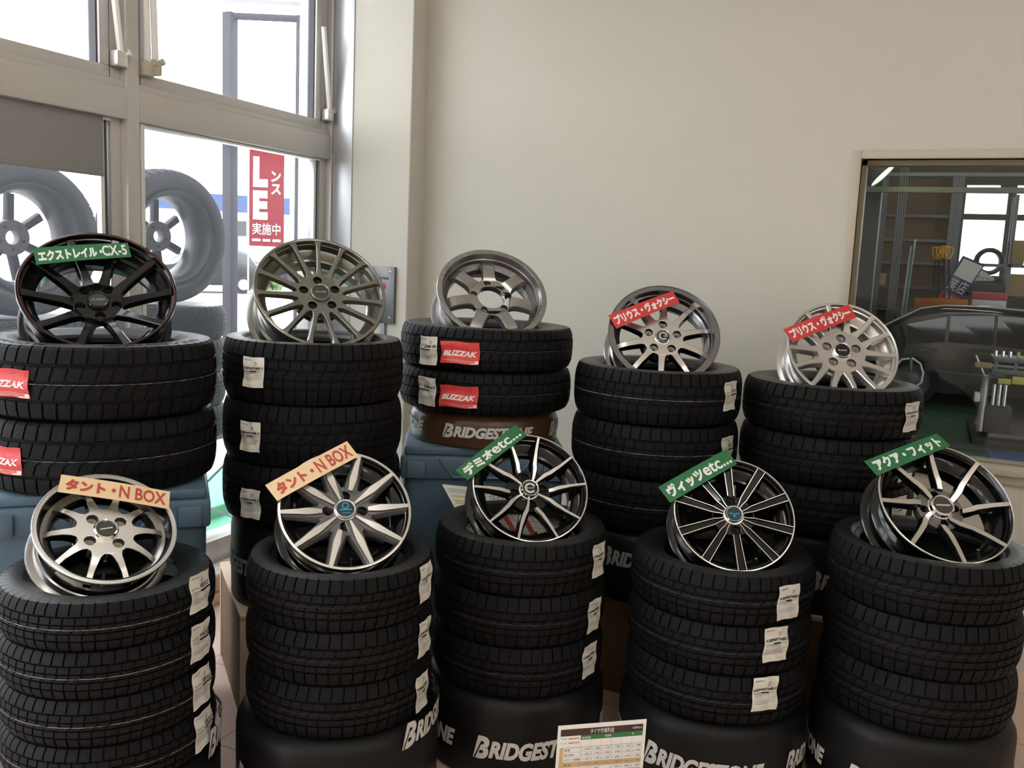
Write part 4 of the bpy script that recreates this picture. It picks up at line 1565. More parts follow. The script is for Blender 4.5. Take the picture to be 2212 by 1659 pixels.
# ================================================================== CARDS AMONG THE STACKS
def card_plane(tl, tr, br, bl):
    def fn(x, y, lift=0.0):
        p = bl.lerp(br, x).lerp(tl.lerp(tr, x), y)
        n = (br - bl).cross(tl - bl).normalized()
        return p + n * lift
    return fn


# striped sheet leaning behind the black paired spoke wheel
bl, br = PD(1012, 1152, 3.09), PD(1256, 1176, 3.10)
tl = PD(955, 1046, 3.29)
tr = br + (tl - bl)
fn = card_plane(tl, tr, br, bl)
t = thing('leaflet_board', 'white printed sheet with red stripes leaning on the crate behind the black wheel', 'leaflet', bl)
T0 = Matrix.Translation(-bl)
bm = bmesh.new()
vs = [[bm.verts.new(T0 @ fn(x, y, l)) for x, y in ((0, 0), (1, 0), (1, 1), (0, 1))] for l in (-.002, 0)]
bm.faces.new(vs[1])
bm.faces.new(vs[0][::-1])
for i in range(4):
    bm.faces.new((vs[0][i], vs[0][(i + 1) % 4], vs[1][(i + 1) % 4], vs[1][i]))
obj('sheet', bm, 'card_white', t, smooth=False)
bm = bmesh.new()
fl = lambda x, y: T0 @ fn(x, y, .0012)
for x in (.24, .41, .58, .78, .93):
    put_rect(bm, x, .02, x + .055, .72, fl, 1)
for y in (.12, .24, .36, .48, .60, .72):
    put_rect(bm, .22, y, .99, y + .006, fl, 0)
for x in (.335, .50, .68, .87):
    put_rect(bm, x, .02, x + .004, .72, fl, 0)
for r_ in range(2):
    for k in range(9):
        x = .26 + k * .078 + r_ * .03
        for q in range(12):
            a0, a1 = q * PI / 6, (q + 1) * PI / 6
            bm.faces.new([bm.verts.new(fl(x + rr * math.cos(a), .80 + r_ * .09 + rr * 1.6 * math.sin(a))) for rr, a in ((.018, a0), (.026, a0), (.026, a1), (.018, a1))])
for y, m_ in ((.90, 0), (.85, 0), (.74, 2), (.66, 0), (.60, 2), (.53, 0), (.47, 0), (.40, 2), (.33, 0), (.27, 0), (.20, 0), (.12, 0)):
    put_rect(bm, .03, y, .19, y + (.03 if m_ else .012), fl, 3 if m_ else 0)
flat_obj('printing', bm, ['grey_print', 'red_print', 'tan_print', 'yellow_print'], t)

# price card in front of the stacks
tl, tr = PD(1206, 1569, 2.50), PD(1397, 1554, 2.50)
dn = Vector((0.00, -.05, -1.0)).normalized()
hh = tl.z / -dn.z
bl = tl + dn * (tl.z - .001) / -dn.z
br = tr + dn * (tl.z - .001) / -dn.z
br.z = .001 + (tr.z - tl.z) * 0.9
fn = card_plane(tl, tr, br, bl)
t = thing('price_card', 'white price card with brown and green header rows standing in front of the drums', 'price card', bl)
T0 = Matrix.Translation(-bl)
bm = bmesh.new()
vs = [[bm.verts.new(T0 @ fn(x, y, l)) for x, y in ((0, 0), (1, 0), (1, 1), (0, 1))] for l in (-.003, 0)]
bm.faces.new(vs[1])
bm.faces.new(vs[0][::-1])
for i in range(4):
    bm.faces.new((vs[0][i], vs[0][(i + 1) % 4], vs[1][(i + 1) % 4], vs[1][i]))
obj('card', bm, 'card_white', t, smooth=False)
Wd, Hd = (tr - tl).length, (tl - bl).length
fl0 = lambda x, y: T0 @ fn(x, 1 - y * Wd / Hd, .0008)
fl = lambda x, y: T0 @ fn(x, 1 - y * Wd / Hd, .0014)
fr = lambda fun: (lambda x, y: fun(x, -y))
bm = bmesh.new()
mats = ['brown_print', 'darkgreen_print', 'tan_print', 'grey_print', 'white_print', 'red_print', 'black_print']


def rc(x0, y0, x1, y1, mi, fun=None):
    put_rect(bm, x0, -y1, x1, -y0, fr(fun or fl0), mi)


def tx(body, x0, y0, x1, y1, mi):
    put_text(bm, body, x0, -y1, x1, -y0, fr(fl), mi, bold=.02)


rc(.035, .045, .965, .125, 0)
tx('タイヤ作業料金', .37, .055, .64, .115, 4)
tx('※消費税込み', .845, .07, .955, .095, 4)
rc(.035, .1255, .265, .235, 4)
rc(.266, .1255, .965, .180, 1)
tx('軽自動車', .28, .142, .38, .17, 4)
tx('普通車', .54, .135, .61, .165, 4)
tx('外', .845, .135, .87, .165, 4)
tx('平日', .045, .145, .10, .165, 3)
tx('PM8:00迄', .13, .143, .25, .168, 5)
tx('土・日', .045, .195, .10, .215, 3)
tx('PM8:00迄', .13, .193, .25, .218, 5)
rows = [('脱着', ('1,100', '1,100', '1,100', '1,650', '1,320', '1,980')), ('組み替え', ('1,100', '1,100', '1,320', '4,400', '1,100', '4,400')),
        ('バランス調整', ('1,100', '1,100', '1,320', '3,840', '1,100', '3,840')), ('合 計', ('3,300', '3,300', '3,740', '9,900', '3,900', '9,900')),
        ('', ('6,600', '4,400', '', '7,700', '4,400', '1,980')), ('', ('3,300', '4,400', '', '8,800', '', '11,000'))]
y = .262
rc(.035, .262, .965, .266, 3, fl)
for k, (nm, pr) in enumerate(rows):
    tall = .058
    if k in (3, 5):
        rc(.035, y + .001, .965, y + tall - .001, 2)
    if k < 3:
        rc(.035, y + .002, .075, y + tall, 2)
    if nm:
        tx(nm, .09, y + .018, .09 + .03 * len(nm), y + .042, 6)
    for q, s_ in enumerate(pr):
        if s_:
            x = .265 + q * .1165
            tx('¥', x + .012, y + .02, x + .026, y + .042, 3)
            tx(s_, x + .048, y + .016, x + .105, y + .044, 3)
    rc(.035, y + tall - .001, .965, y + tall + .001, 3, fl)
    y += tall
for k in range(3):
    rc(.035, y + .058 * k + .057, .965, y + .058 * k + .059, 3, fl)
    if k == 1:
        rc(.035, y + .06, .965, y + .115, 2)
for q in range(7):
    x = .265 + q * .1165
    rc(min(x, .963), .185, min(x, .963) + .002, y + .17, 3, fl)
flat_obj('printing', bm, mats, t)

# ================================================================== WHEELS AND TYRES OUTSIDE THE GLASS
me_out = tyre_geo(.332, .205, .215, 46, 0)
me_flat = tyre_geo(.325, .20, .205, 46, 0)
RXAX = Matrix.Rotation(PI / 2, 4, 'Y')


def mounted(px, py, X, label, yaw):
    p = PX(px, py, X)
    mw = Matrix.Translation(p - Vector((.10, 0, 0))) @ Matrix.Rotation(yaw, 4, 'Z') @ Matrix.Rotation(PI / 2, 4, 'Y')
    t = thing('mounted_wheel', label, 'wheel', matrix=mw, group='wheels with tyres standing outside the window')
    o = link('tyre', me_out, t)
    bm = bmesh.new()
    pr = [(.230, .092), (.230, .100), (.222, .100), (.205, .085), (.196, .05), (.186, .0), (.190, -.06), (.212, -.092), (.228, -.1), (.228, -.09),
          (.206, -.08), (.194, 0), (.205, .06), (.214, .080)]
    lathe(bm, pr, 72, closed=True)
    obj('barrel', bm, 'out_barrel', t)
    for k in range(7):
        obj('spoke', spoke_mesh([(.05, 0, .017, -.055, .03), (.09, 0, .014, -.06, .028), (.19, 0, .0165, -.082, .02)], prof_plain(), None, 2 * PI * k / 7 + .3),
            ['out_spoke', 'out_spoke'], t)
    me = curve_plate([circle_pts(0, 0, .075, 48), circle_pts(0, 0, .030, 24)[::-1]] + [circle_pts(.052 * math.cos(2 * PI * k / 5), .052 * math.sin(2 * PI * k / 5), .0075, 14)[::-1] for k in range(5)], -.075, -.03)
    me.materials.append(M['out_hub'])
    link('hub', me, t)
    return p


pr_ = mounted(384, 512, -3.42, 'alloy wheel with tyre standing outside the window right of the upright', math.radians(-6))
pl_ = mounted(72, 515, -3.42, 'alloy wheel with tyre standing outside the window left of the upright', math.radians(-6))
zrack = .645
for (p, nm) in ((pr_, 'right'), (pl_, 'left')):
    ztop_ = p.z - .332
    n = max(1, int((ztop_ - zrack) / .17))
    pitch = (ztop_ - zrack - .001) / n
    for i in range(n):
        o = link('tyre', me_flat)
        o.scale = (1, 1, (pitch - .001) / .20)
        o.location = (p.x - .13, p.y, zrack + pitch * (i + .5))
        o.rotation_euler = (0, 0, .4 * i)
        tag(o, '%s tyre lying flat on the outdoor rack under the %s standing wheel' % (['bottom', 'second lowest', 'third lowest', 'fourth lowest'][i], nm), 'tyre', 'tyres lying flat outside the window')

# ================================================================== STREET
# nobori banner
pb = PD(575, 610, 16.0)
ax = Vector((CAMROT.col[0].x, CAMROT.col[0].y, 0)).normalized()
ay = Vector((-ax.y, ax.x, 0))
bw, b0, b1 = .61, 1.66, 3.50
mwb = Matrix(((ax.x, ay.x, 0, pb.x), (ax.y, ay.y, 0, pb.y), (0, 0, 1, 0), (0, 0, 0, 1)))
t = thing('banner_flag', 'red banner flag with white letters standing in the car park', 'banner', matrix=mwb)
fnb = lambda x, y, l=0.0: Vector((x, .006 * math.sin(x * 9 + y * 3) - l, y))
bm = bmesh.new()
gx, gy = 8, 18
gr = [[bm.verts.new(fnb(-bw / 2 + bw * i / gx, b0 + (b1 - b0) * j / gy)) for i in range(gx + 1)] for j in range(gy + 1)]
for j in range(gy):
    for i in range(gx):
        bm.faces.new((gr[j][i], gr[j][i + 1], gr[j + 1][i + 1], gr[j + 1][i]))
bmesh.ops.solidify(bm, geom=bm.faces[:], thickness=.004)
obj('cloth', bm, 'flag_red', t)
bm = bmesh.new()
fb = lambda x, y: fnb(x, y, .012)
put_text(bm, 'E', -.235, 2.12, .02, 2.62, fb, 0, bold=.06, cut=.03)
put_text(bm, 'L', -.235, 2.68, .02, 3.20, fb, 0, bold=.06, cut=.03)
put_text(bm, 'ス', .08, 2.56, .25, 2.74, fb, 0, bold=.03, cut=.03)
put_text(bm, 'ン', .08, 2.78, .25, 2.96, fb, 0, bold=.03, cut=.03)
put_text(bm, '実施中', -.245, 1.86, .245, 2.06, fb, 0, bold=.03, cut=.03)
for x0, x1 in ((-.25, -.10), (-.06, .07), (.11, .25)):
    put_rect(bm, x0, 1.745, x1, 1.785, fb, 0)
flat_obj('lettering', bm, 'flag_white', t)
bm = bmesh.new()
tube(bm, [(-bw / 2 - .015, 0, 0), (-bw / 2 - .015, 0, 3.6)], .014, 8)
tube(bm, [(-bw / 2 - .015, 0, 3.53), (bw / 2, 0, 3.53)], .009, 8)
obj('pole', bm, 'arm_white', t)
bm = bmesh.new()
box(bm, -.55, -.22, -.02, -.10, .22, .12, bev=.03)
obj('base', bm, 'garage_grey', t)

# pylon sign
q0, q1 = PD(497, 300, 12.0), PD(655, 300, 12.0)
ptop = PD(575, 40, 12.0).z
t = thing('pylon_sign', 'two dark sign posts joined by a crossbar outside the right street window', 'sign post', (q0.x, q0.y, 0))
d = Vector((q1.x - q0.x, q1.y - q0.y, 0))
for v_, w_ in ((Vector((0, 0, 0)), .072), (d, .078)):
    bm = bmesh.new()
    box(bm, v_.x - w_, v_.y - w_, -.02, v_.x + w_, v_.y + w_, ptop, bev=.01)
    obj('post', bm, 'post_dark', t)
bm = bmesh.new()
tube(bm, [(0, 0, ptop - .04), (d.x, d.y, ptop - .04)], .045, 8)
obj('crossbar', bm, 'post_dark', t)
dn_ = d.normalized()
pn = Vector((-dn_.y, dn_.x, 0))
if pn.dot(Vector((q0.x, q0.y, 0))) > 0:
    pn = -pn
bm = bmesh.new()
mm = Matrix(((dn_.x, pn.x, 0, 0), (dn_.y, pn.y, 0, 0), (0, 0, 1, 0), (0, 0, 0, 1)))
box(bm, -.25, -.12, ptop + .14, d.length + .25, .12, ptop + 2.4, bev=.02, mtx=mm)
obj('sign_box', bm, 'far_white', t)
bm = bmesh.new()
for a_ in range(24):
    a0, a1 = a_ * PI / 12, (a_ + 1) * PI / 12
    bm.faces.new([bm.verts.new(mm @ Vector((d.length * .45 + rr * math.cos(a), .125, ptop + .42 + rr * math.sin(a)))) for rr, a in ((.13, a0), (.22, a0), (.22, a1), (.13, a1))])
flat_obj('emblem', bm, 'post_dark', t)

# black hatchback parked far across the street
pc = PD(513, 628, 33.0)
view = Vector((pc.x, pc.y, 0)).normalized()
side = Vector((view.y, -view.x, 0))        # to the right in the picture
rot = math.radians(14)
fx = Vector((side.x * math.cos(rot) - side.y * math.sin(rot), side.x * math.sin(rot) + side.y * math.cos(rot), 0))
fy = Vector((-fx.y, fx.x, 0))
mwc = Matrix(((fx.x, fy.x, 0, pc.x), (fx.y, fy.y, 0, pc.y), (0, 0, 1, 0), (0, 0, 0, 1)))
t = thing('parked_car', 'small black hatchback parked across the street with silver wheels', 'car', matrix=mwc)


def car_body(bm, prof, w, tuck, mi=0):
    rings = []
    for y, k in ((-w / 2, .93), (-w / 2 + .10, 1.0), (w / 2 - .10, 1.0), (w / 2, .93)):
        rings.append([bm.verts.new((x, y * (1 - tuck * max(0, (z - .85))), .25 + (z - .25) * k)) for x, z in prof])
    n = len(prof)
    for a, b in zip(rings, rings[1:]):
        for i in range(n):
            f = bm.faces.new((a[i], a[(i + 1) % n], b[(i + 1) % n], b[i]))
            f.material_index = mi
    bm.faces.new(rings[0])
    bm.faces.new(rings[-1])


hb = [(.62, .30), (.70, .60), (.66, .95), (.48, 1.02), (.22, 1.42), (-.1, 1.50), (-1.2, 1.52), (-1.7, 1.42), (-2.35, 1.02), (-3.05, .92), (-3.22, .62), (-3.2, .28)]
bm = bmesh.new()
car_body(bm, hb, 1.68, .18)
obj('body', bm, 'car_black', t)
bm = bmesh.new()
for s in (-1, 1):
    yy = s * .80
    pts = [(.28, 1.04), (.08, 1.37), (-1.6, 1.40), (-2.15, 1.04)]
    bm.faces.new([bm.verts.new((x, yy * (1 - .18 * max(0, z - .85)) + s * .006, z)) for x, z in pts])
bmesh.ops.solidify(bm, geom=bm.faces[:], thickness=.004)
obj('side_window', bm, 'far_window', t)
for x in (0.0, -2.45):
    for s in (-1, 1):
        bm = bmesh.new()
        lathe(bm, [(.19, -.09), (.30, -.09), (.31, -.06), (.31, .06), (.30, .09), (.19, .09)], 32, closed=True)
        lathe(bm, [(0, .075), (.06, .08), (.19, .085), (.20, .07)], 32, mis=[1, 1, 1])
        for v_ in bm.verts:
            v_.co = Vector((x + v_.co.x, s * .78 - (-s) * v_.co.z * -1 * -1, .31 + v_.co.y))
        obj('wheel', bm, ['rubber_plain', 'wheel_silver'], t)
for s in (-1, 1):
    bm = bmesh.new()
    box(bm, .52, s * .76 - .07, .80, .68, s * .76 + .07, 1.06, bev=.03)
    obj('tail_lamp', bm, 'tail_red', t)

# flatbed truck beyond the banner
pt = PD(560, 600, 40.0)
mwt = Matrix(((side.x, view.x, 0, pt.x), (side.y, view.y, 0, pt.y), (0, 0, 1, 0), (0, 0, 0, 1)))
t = thing('flatbed_truck', 'dark flatbed truck parked behind the red banner', 'truck', matrix=mwt)
for nm, b, m_ in (('chassis', (-2.6, -.9, .78, 3.6, .9, 1.0), 'far_dark'), ('deck', (-2.6, -1.1, 1.28, 3.7, 1.1, 1.40), 'far_white'),
                  ('cab', (-2.7, -1.0, 1.42, -.9, 1.0, 2.35), 'far_dark'), ('tank', (-.6, -1.0, .55, .4, -.4, 1.0), 'garage_grey'),
                  ('load', (1.0, -.9, 1.41, 3.2, .9, 1.85), 'far_dark'), ('under_guard', (-2.6, -.7, .30, 3.6, .7, .60), 'far_dark')):
    bm = bmesh.new()
    box(bm, *b, bev=.03)
    obj(nm, bm, m_, t)
for x in (-1.9, 1.6, 2.6):
    bm = bmesh.new()
    lathe(bm, [(0, .14), (.2, .12), (.26, .14), (.46, .14), (.48, .10), (.48, -.1), (0, -.1)], 28)
    for v_ in bm.verts:
        v_.co = Vector((x + v_.co.x, -.95 - v_.co.z, .47 + v_.co.y))
    obj('wheel', bm, 'far_dark', t)

# far shop building with a blue fascia
pf = PD(560, 545, 62.0)
mwf = Matrix(((side.x, view.x, 0, pf.x), (side.y, view.y, 0, pf.y), (0, 0, 1, 0), (0, 0, 0, 1)))
t = thing('far_building', 'white building with a blue fascia far across the street', 'building', matrix=mwf)
bm = bmesh.new()
box(bm, -8, 0, -.02, 9, 6, 4.4)
obj('wall', bm, 'far_white', t, smooth=False)
bm = bmesh.new()
box(bm, -8.05, -.25, 4.0, 2.0, 0, 5.1)
obj('fascia', bm, 'far_blue', t, smooth=False)
for x in (-4.5, -3.2, -1.8, -.6, 3.4, 5.0):
    bm = bmesh.new()
    box(bm, x, -.06, 2.4, x + .95, 0, 3.4)
    obj('window', bm, 'far_window', t, smooth=False)
# utility pole to the left
pu = PD(203, 470, 26.0)
t = thing('utility_pole', 'pale utility pole with crossarms beyond the left street window', 'pole', (pu.x, pu.y, 0))
bm = bmesh.new()
tube(bm, [(0, 0, -.02), (0, 0, 4.7)], [.16, .12], 10)
obj('pole', bm, 'far_white', t)
for z in (3.6, 4.1):
    bm = bmesh.new()
    box(bm, -.7, -.06, z, .7, .06, z + .1)
    obj('crossarm', bm, 'garage_grey', t)
ps = PD(560, 628, 34)
bm = bmesh.new()
rnd = random.Random(3)
for k in range(140):
    c_ = Vector((ps.x, ps.y, 0)) + side * rnd.uniform(-.3, .9) + view * rnd.uniform(2, 2.6) + Vector((0, 0, rnd.uniform(0, .45)))
    bmesh.ops.create_icosphere(bm, subdivisions=1, radius=rnd.uniform(.05, .12), matrix=Matrix.Translation(c_))
o = obj('shrub', bm, 'shrub', None)
tag(o, 'small green shrub beside the parked black hatchback', 'shrub')


# ================================================================== THE WORKSHOP BEYOND THE INNER WINDOW
GY = 16.6
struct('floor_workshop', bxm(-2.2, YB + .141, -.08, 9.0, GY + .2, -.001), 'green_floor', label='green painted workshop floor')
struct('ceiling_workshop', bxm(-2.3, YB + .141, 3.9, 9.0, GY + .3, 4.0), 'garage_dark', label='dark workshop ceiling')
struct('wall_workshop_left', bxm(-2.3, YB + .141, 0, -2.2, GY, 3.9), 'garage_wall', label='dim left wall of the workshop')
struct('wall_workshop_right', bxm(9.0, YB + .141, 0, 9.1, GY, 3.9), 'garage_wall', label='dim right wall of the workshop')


def wx(px, py, Y=GY):
    p = PY(px, py, Y)
    return p.x, p.z


# far wall with window openings
xa0, zt = wx(2094, 413)
xa1, zm1 = wx(2177, 463)
xb0, zm2 = wx(2190, 476)
_, zslit0 = wx(2120, 399)
_, zslit1 = wx(2120, 405)
zb = wx(2130, 595, GY - .12)[1]
xb1 = xb0 + (xa1 - xa0) * 1.25
ends = []
x = xb0
spans = [(xa0 - .04, xa1 - .02), (xb0, xb1)]
for k in range(6):
    a = spans[-1][1] + .16
    spans.append((a, a + (xb1 - xb0)))
bm = bmesh.new()
box(bm, -2.2, GY, 0, spans[0][0], GY + .14, 3.9)
box(bm, spans[0][0], GY, 0, 9.0, GY + .14, zb)
box(bm, spans[0][0], GY - .24, zb - .05, 9.0, GY - .001, zb)
box(bm, spans[0][0], GY, zm2, 9.0, GY + .14, zm1)
box(bm, spans[0][0], GY, zt, 9.0, GY + .14, zslit1)
box(bm, spans[0][0], GY, zslit0, 9.0, GY + .14, 3.9)
for (a, b), (c_, d_) in zip(spans, spans[1:]):
    box(bm, b, GY, zb, c_, GY + .14, zm2)
    box(bm, b, GY, zm1, c_, GY + .14, zt)
    box(bm, b - .12, GY, zslit1, c_, GY + .14, zslit0)
box(bm, spans[-1][1], GY, zb, 9.0, GY + .14, zslit0)
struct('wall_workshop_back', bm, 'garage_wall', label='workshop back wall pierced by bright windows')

# brown board shelving on the left of the back wall
sx0, _ = wx(1893, 560, 15.9)
sx1, _ = wx(2066, 560, 15.9)
t = thing('shelf_wall', 'tall brown board shelving at the left of the workshop', 'shelving', (sx0, 15.9, 0))
bm = bmesh.new()
box(bm, 0, .35, 0, sx1 - sx0, .38, 3.2)
obj('back_board', bm, 'garage_brown', t, smooth=False)
for py in (466, 519, 569, 622, 672):
    _, z = wx(1990, py, 15.9)
    bm = bmesh.new()
    box(bm, 0, .05, z - .02, sx1 - sx0, .349, z + .02)
    obj('shelf', bm, 'garage_grey', t, smooth=False)
for x in (0.0, sx1 - sx0 - .08, (sx1 - sx0) * .86):
    bm = bmesh.new()
    box(bm, x, 0, 0, x + .08, .049, 3.2)
    obj('upright', bm, 'garage_grey', t, smooth=False)
# steel column at the left
cx0, _ = wx(1868, 560, 9.2)
cx1, _ = wx(1890, 560, 9.2)
struct('wall_workshop_pillar', bxm(cx0 - .1, 9.2, 0, cx1, 9.45, 3.9), 'garage_dark', label='dark steel column at the left of the workshop')
t = thing('wall_pipes', 'four thin upright pipes in front of the brown shelving', 'pipes', (0, 0, 0))
for k in range(4):
    a, b = PY(1940 + 5 * k, 436, 14.5), PY(1921 + 5 * k, 664, 14.5)
    bm = bmesh.new()
    tube(bm, [(a.x, 14.5, .0), (a.x, 14.5, 3.4)], .016, 6)
    obj('pipe', bm, 'garage_grey', t)
# overhead rail and work lamp
zr = PY(1960, 410, 9.0)
t = thing('overhead_rail', 'grey overhead rail with lamp green in its colour under the workshop ceiling', 'rail', (zr.x, 9.0, zr.z))
bm = bmesh.new()
box(bm, -.9, -.03, -.025, 5.0, .03, .025, bev=.004)
obj('beam', bm, 'lamp_tinted_rail', t)
bm = bmesh.new()
box(bm, -.20, -.02, .12, 3.0, .02, .15)
obj('upper_beam', bm, 'lamp_tinted_rail', t)
bm = bmesh.new()
box(bm, -.215, -.012, .026, -.190, .012, 1.8)
obj('hanger', bm, 'lamp_tinted_rail', t)
pL = PY(1909, 378, 8.6)
nrm = (CAMROT.col[0] * .66 - CAMROT.col[2] * .66 - ray(1909, 378).normalized() * .27).normalized()
uu = Vector((0, 0, 1)).cross(nrm).normalized()
vv = nrm.cross(uu)
mwl = Matrix(((uu.x, vv.x, nrm.x, pL.x), (uu.y, vv.y, nrm.y, pL.y), (uu.z, vv.z, nrm.z, pL.z), (0, 0, 0, 1)))
t = thing('work_lamp', 'glowing yellow green round work lamp hanging in the workshop', 'lamp', matrix=mwl)
bm = bmesh.new()
lathe(bm, [(.03, -.20), (.05, -.18), (.07, -.12), (.135, .0), (.138, .004), (.128, .0), (.06, -.11), (.03, -.16)], 40, closed=True)
obj('reflector', bm, 'garage_grey', t)
bm = bmesh.new()
lathe(bm, [(0, -.004), (.126, -.006)], 40)
obj('lamp_face', bm, 'lamp_glow', t)
hk = mwl.inverted() @ Vector((pL.x - .1, 8.6, 3.9))
bm = bmesh.new()
tube(bm, [(0, 0, -.19), (0, 0, -.26), hk], .008, 6)
obj('cable', bm, 'garage_dark', t)


# black car
YCAR = 12.4
P_ = [wx(*q, YCAR) for q in ((1840, 752), (1880, 724), (1905, 707), (1940, 690), (1990, 667), (2040, 660.5), (2130, 664), (2212, 672))]
xe, ze = P_[-1]
prof = [(x, z) for x, z in P_] + [(xe + .45, ze - .05), (xe + 1.3, ze - .38), (xe + 2.2, ze - .50), (xe + 2.4, .55), (xe + 2.35, .20)]
x0_, _ = wx(1840, 860, YCAR)
prof += [(x0_, .20), (x0_ - .08, .45)]
t = thing('workshop_car', 'black saloon car parked side on in the workshop', 'car', (0, YCAR + .84, 0))
bm = bmesh.new()
car_body(bm, prof, 1.68, .22)
bmesh.ops.bevel(bm, geom=[e for e in bm.edges if abs(e.verts[0].co.y - e.verts[1].co.y) < .02], offset=.02, segments=2, affect='EDGES')
obj('body', bm, 'car_black', t, angle=40)


def car_pt(px, py, out=.012):
    x, z = wx(px, py, YCAR + .05)
    y = -.84 * (1 - .22 * max(0, z - .85)) - out
    return Vector((x, y, z))


bm = bmesh.new()
for quad in (((1958, 700), (2046, 684), (2040, 738), (1962, 742)), ((2054, 683), (2149, 683), (2144, 747), (2048, 738)), ((2156, 683), (2225, 688), (2225, 756), (2151, 748))):
    bm.faces.new([bm.verts.new(car_pt(*q)) for q in quad])
bmesh.ops.solidify(bm, geom=bm.faces[:], thickness=.008)
obj('side_window', bm, 'car_glass', t, smooth=False)
for a, b in (((2050.5, 683), (2044.5, 738)), ((2152.5, 683), (2147.5, 748))):
    bm = bmesh.new()
    tube(bm, [car_pt(*a, .016), car_pt(*b, .016)], .007, 6)
    obj('window_divider', bm, 'chrome', t)
bm = bmesh.new()
tube(bm, [car_pt(1988, 753, .03), car_pt(2024, 758, .03)], [.022, .010], 8)
obj('door_handle', bm, 'chrome', t)
bm = bmesh.new()
pts = [car_pt(*q, .006) for q in ((1842, 750), (1880, 722), (1906, 705), (1940, 688.5), (1990, 665.5), (2040, 659.5), (2130, 663), (2212, 671))]
tube(bm, pts, .010, 6)
obj('roof_highlight', bm, 'card_white', t)  # window reflection along the roof edge, painted as a thin white line
bm = bmesh.new()
tube(bm, [car_pt(2000, 797, .01), car_pt(2225, 822, .01)], .006, 6)
obj('side_moulding', bm, 'garage_grey', t)
for (pxw, pyw) in ((1965, 846), (2560, 870)):
    x, z = wx(pxw, pyw, YCAR)
    bm = bmesh.new()
    lathe(bm, [(0, .10), (.05, .11), (.10, .09), (.20, .10), (.215, .11), (.22, .09), (.30, .10), (.315, .06), (.315, -.1), (0, -.1)], 36, mis=[1, 1, 1, 1, 1, 0, 0, 0, 0])
    for v_ in bm.verts:
        v_.co = Vector((x + v_.co.x, -.80 - v_.co.z, .315 + v_.co.y))
    obj('wheel', bm, ['rubber_plain', 'wheel_gun'], t)

# hose on a stand near the inner window
YH = 8.0
t = thing('air_hose', 'clear looped air hose with a red clip beside the workshop window', 'hose', PZ(1965, 990, 0.0) * 0 + Vector((0, 0, 0)))
pts = [PY(x, y, YH) for x, y in ((1925, 830), (1932, 795), (1948, 776), (1972, 774), (1988, 786), (1994, 806), (1990, 826), (1976, 836), (1950, 838))]
bm = bmesh.new()
tube(bm, pts, .008, 8)
obj('hose_loop', bm, 'arm_white', t)
bm = bmesh.new()
a, b = PY(1968, 772, YH), PY(1966, 806, YH)
tube(bm, [a, (a + b) / 2, b], [.012, .016, .010], 8)
obj('coupling', bm, 'chrome', t)
bm = bmesh.new()
a, b = PY(1930, 826, YH), PY(1958, 834, YH)
tube(bm, [a, b], .014, 8)
obj('clip', bm, 'red_print', t)
bm = bmesh.new()
a = PY(1952, 838, YH)
tube(bm, [a, (a.x, YH, 0.0)], .03, 10)
obj('stand', bm, 'garage_dark', t)

# grey lift machine on the right
YM = 10.0
x0, z0 = wx(2104, 945, YM)
t = thing('bench_machine', 'grey workshop bench machine with steel posts at the right edge', 'machine', (0, YM, 0))


def mp(px, py, dy=0.0):
    x, z = wx(px, py, YM)
    return Vector((x, dy, z))


xl, _ = wx(2098, 940, YM)
bm = bmesh.new()
box(bm, xl, -.15, 0.0, xl + 2.4, 1.2, .075, bev=.01)
obj('base_plate', bm, 'garage_dark', t)
bm = bmesh.new()
box(bm, xl + .15, .0, .076, xl + 2.3, 1.1, .12, bev=.01)
obj('foot', bm, 'garage_grey', t)
a = mp(2131, 812)
bm = bmesh.new()
tube(bm, [(a.x, .1, .12), (a.x, .1, a.z)], .035, 12)
obj('post', bm, 'alu', t)
b_ = mp(2126, 850)
bm = bmesh.new()
box(bm, a.x - .085, .0, .42, a.x - .036, .12, b_.z, bev=.008)
obj('guard', bm, 'card_white', t)
c1, c2 = mp(2164, 836), mp(2164, 876)
bm = bmesh.new()
for s in (-.05, 0, .05):
    tube(bm, [(c1.x + s, .2, .12), (c1.x + s, .2, c1.z)], .018, 10)
obj('post', bm, 'alu_bright', t)
bm = bmesh.new()
box(bm, c1.x - .12, .06, .12, c1.x + .12, .36, .38, bev=.012)
obj('motor_box', bm, 'garage_dark', t)
d1, d2 = mp(2146, 770), mp(2212, 806)
bm = bmesh.new()
box(bm, d1.x, .0, d1.z - .05, d1.x + 1.6, .5, d1.z - .01, bev=.006)
box(bm, d1.x, .0, d2.z - .03, d1.x + 1.6, .5, d2.z + .02, bev=.006)
for xx in (d1.x + .02, d1.x + .19, d1.x + .5):
    box(bm, xx, .02, d2.z + .021, xx + .03, .06, d1.z - .051)
box(bm, a.x + .03, .08, d2.z - .08, d1.x + 1.6, .14, d2.z - .031)
obj('tool_table', bm, 'garage_grey', t)
for (pa, pb_) in (((2156, 816), (2182, 830)), ((2186, 812), (2215, 831))):
    e0, e1 = mp(*pa), mp(*pb_)
    bm = bmesh.new()
    box(bm, e0.x, -.06, e1.z, e1.x, -.005, e0.z, bev=.006)
    obj('tool_case', bm, 'yellow_case', t)
for px in (2154, 2170, 2186, 2204):
    e0 = mp(px, 768)
    bm = bmesh.new()
    tube(bm, [(e0.x, .2, d1.z - .011), (e0.x, .2, d1.z + .045)], .016, 8)
    obj('tool_bit', bm, 'alu_bright' if px % 4 else 'yellow_case', t)
l0, l1 = mp(2108, 768), mp(2127, 812)
bm = bmesh.new()
tube(bm, [l0, l1], .011, 8)
obj('lever', bm, 'alu', t)
l0, l1 = mp(2132, 806, -.03), mp(2172, 812, -.03)
bm = bmesh.new()
tube(bm, [l0, l1], [.016, .008], 8)
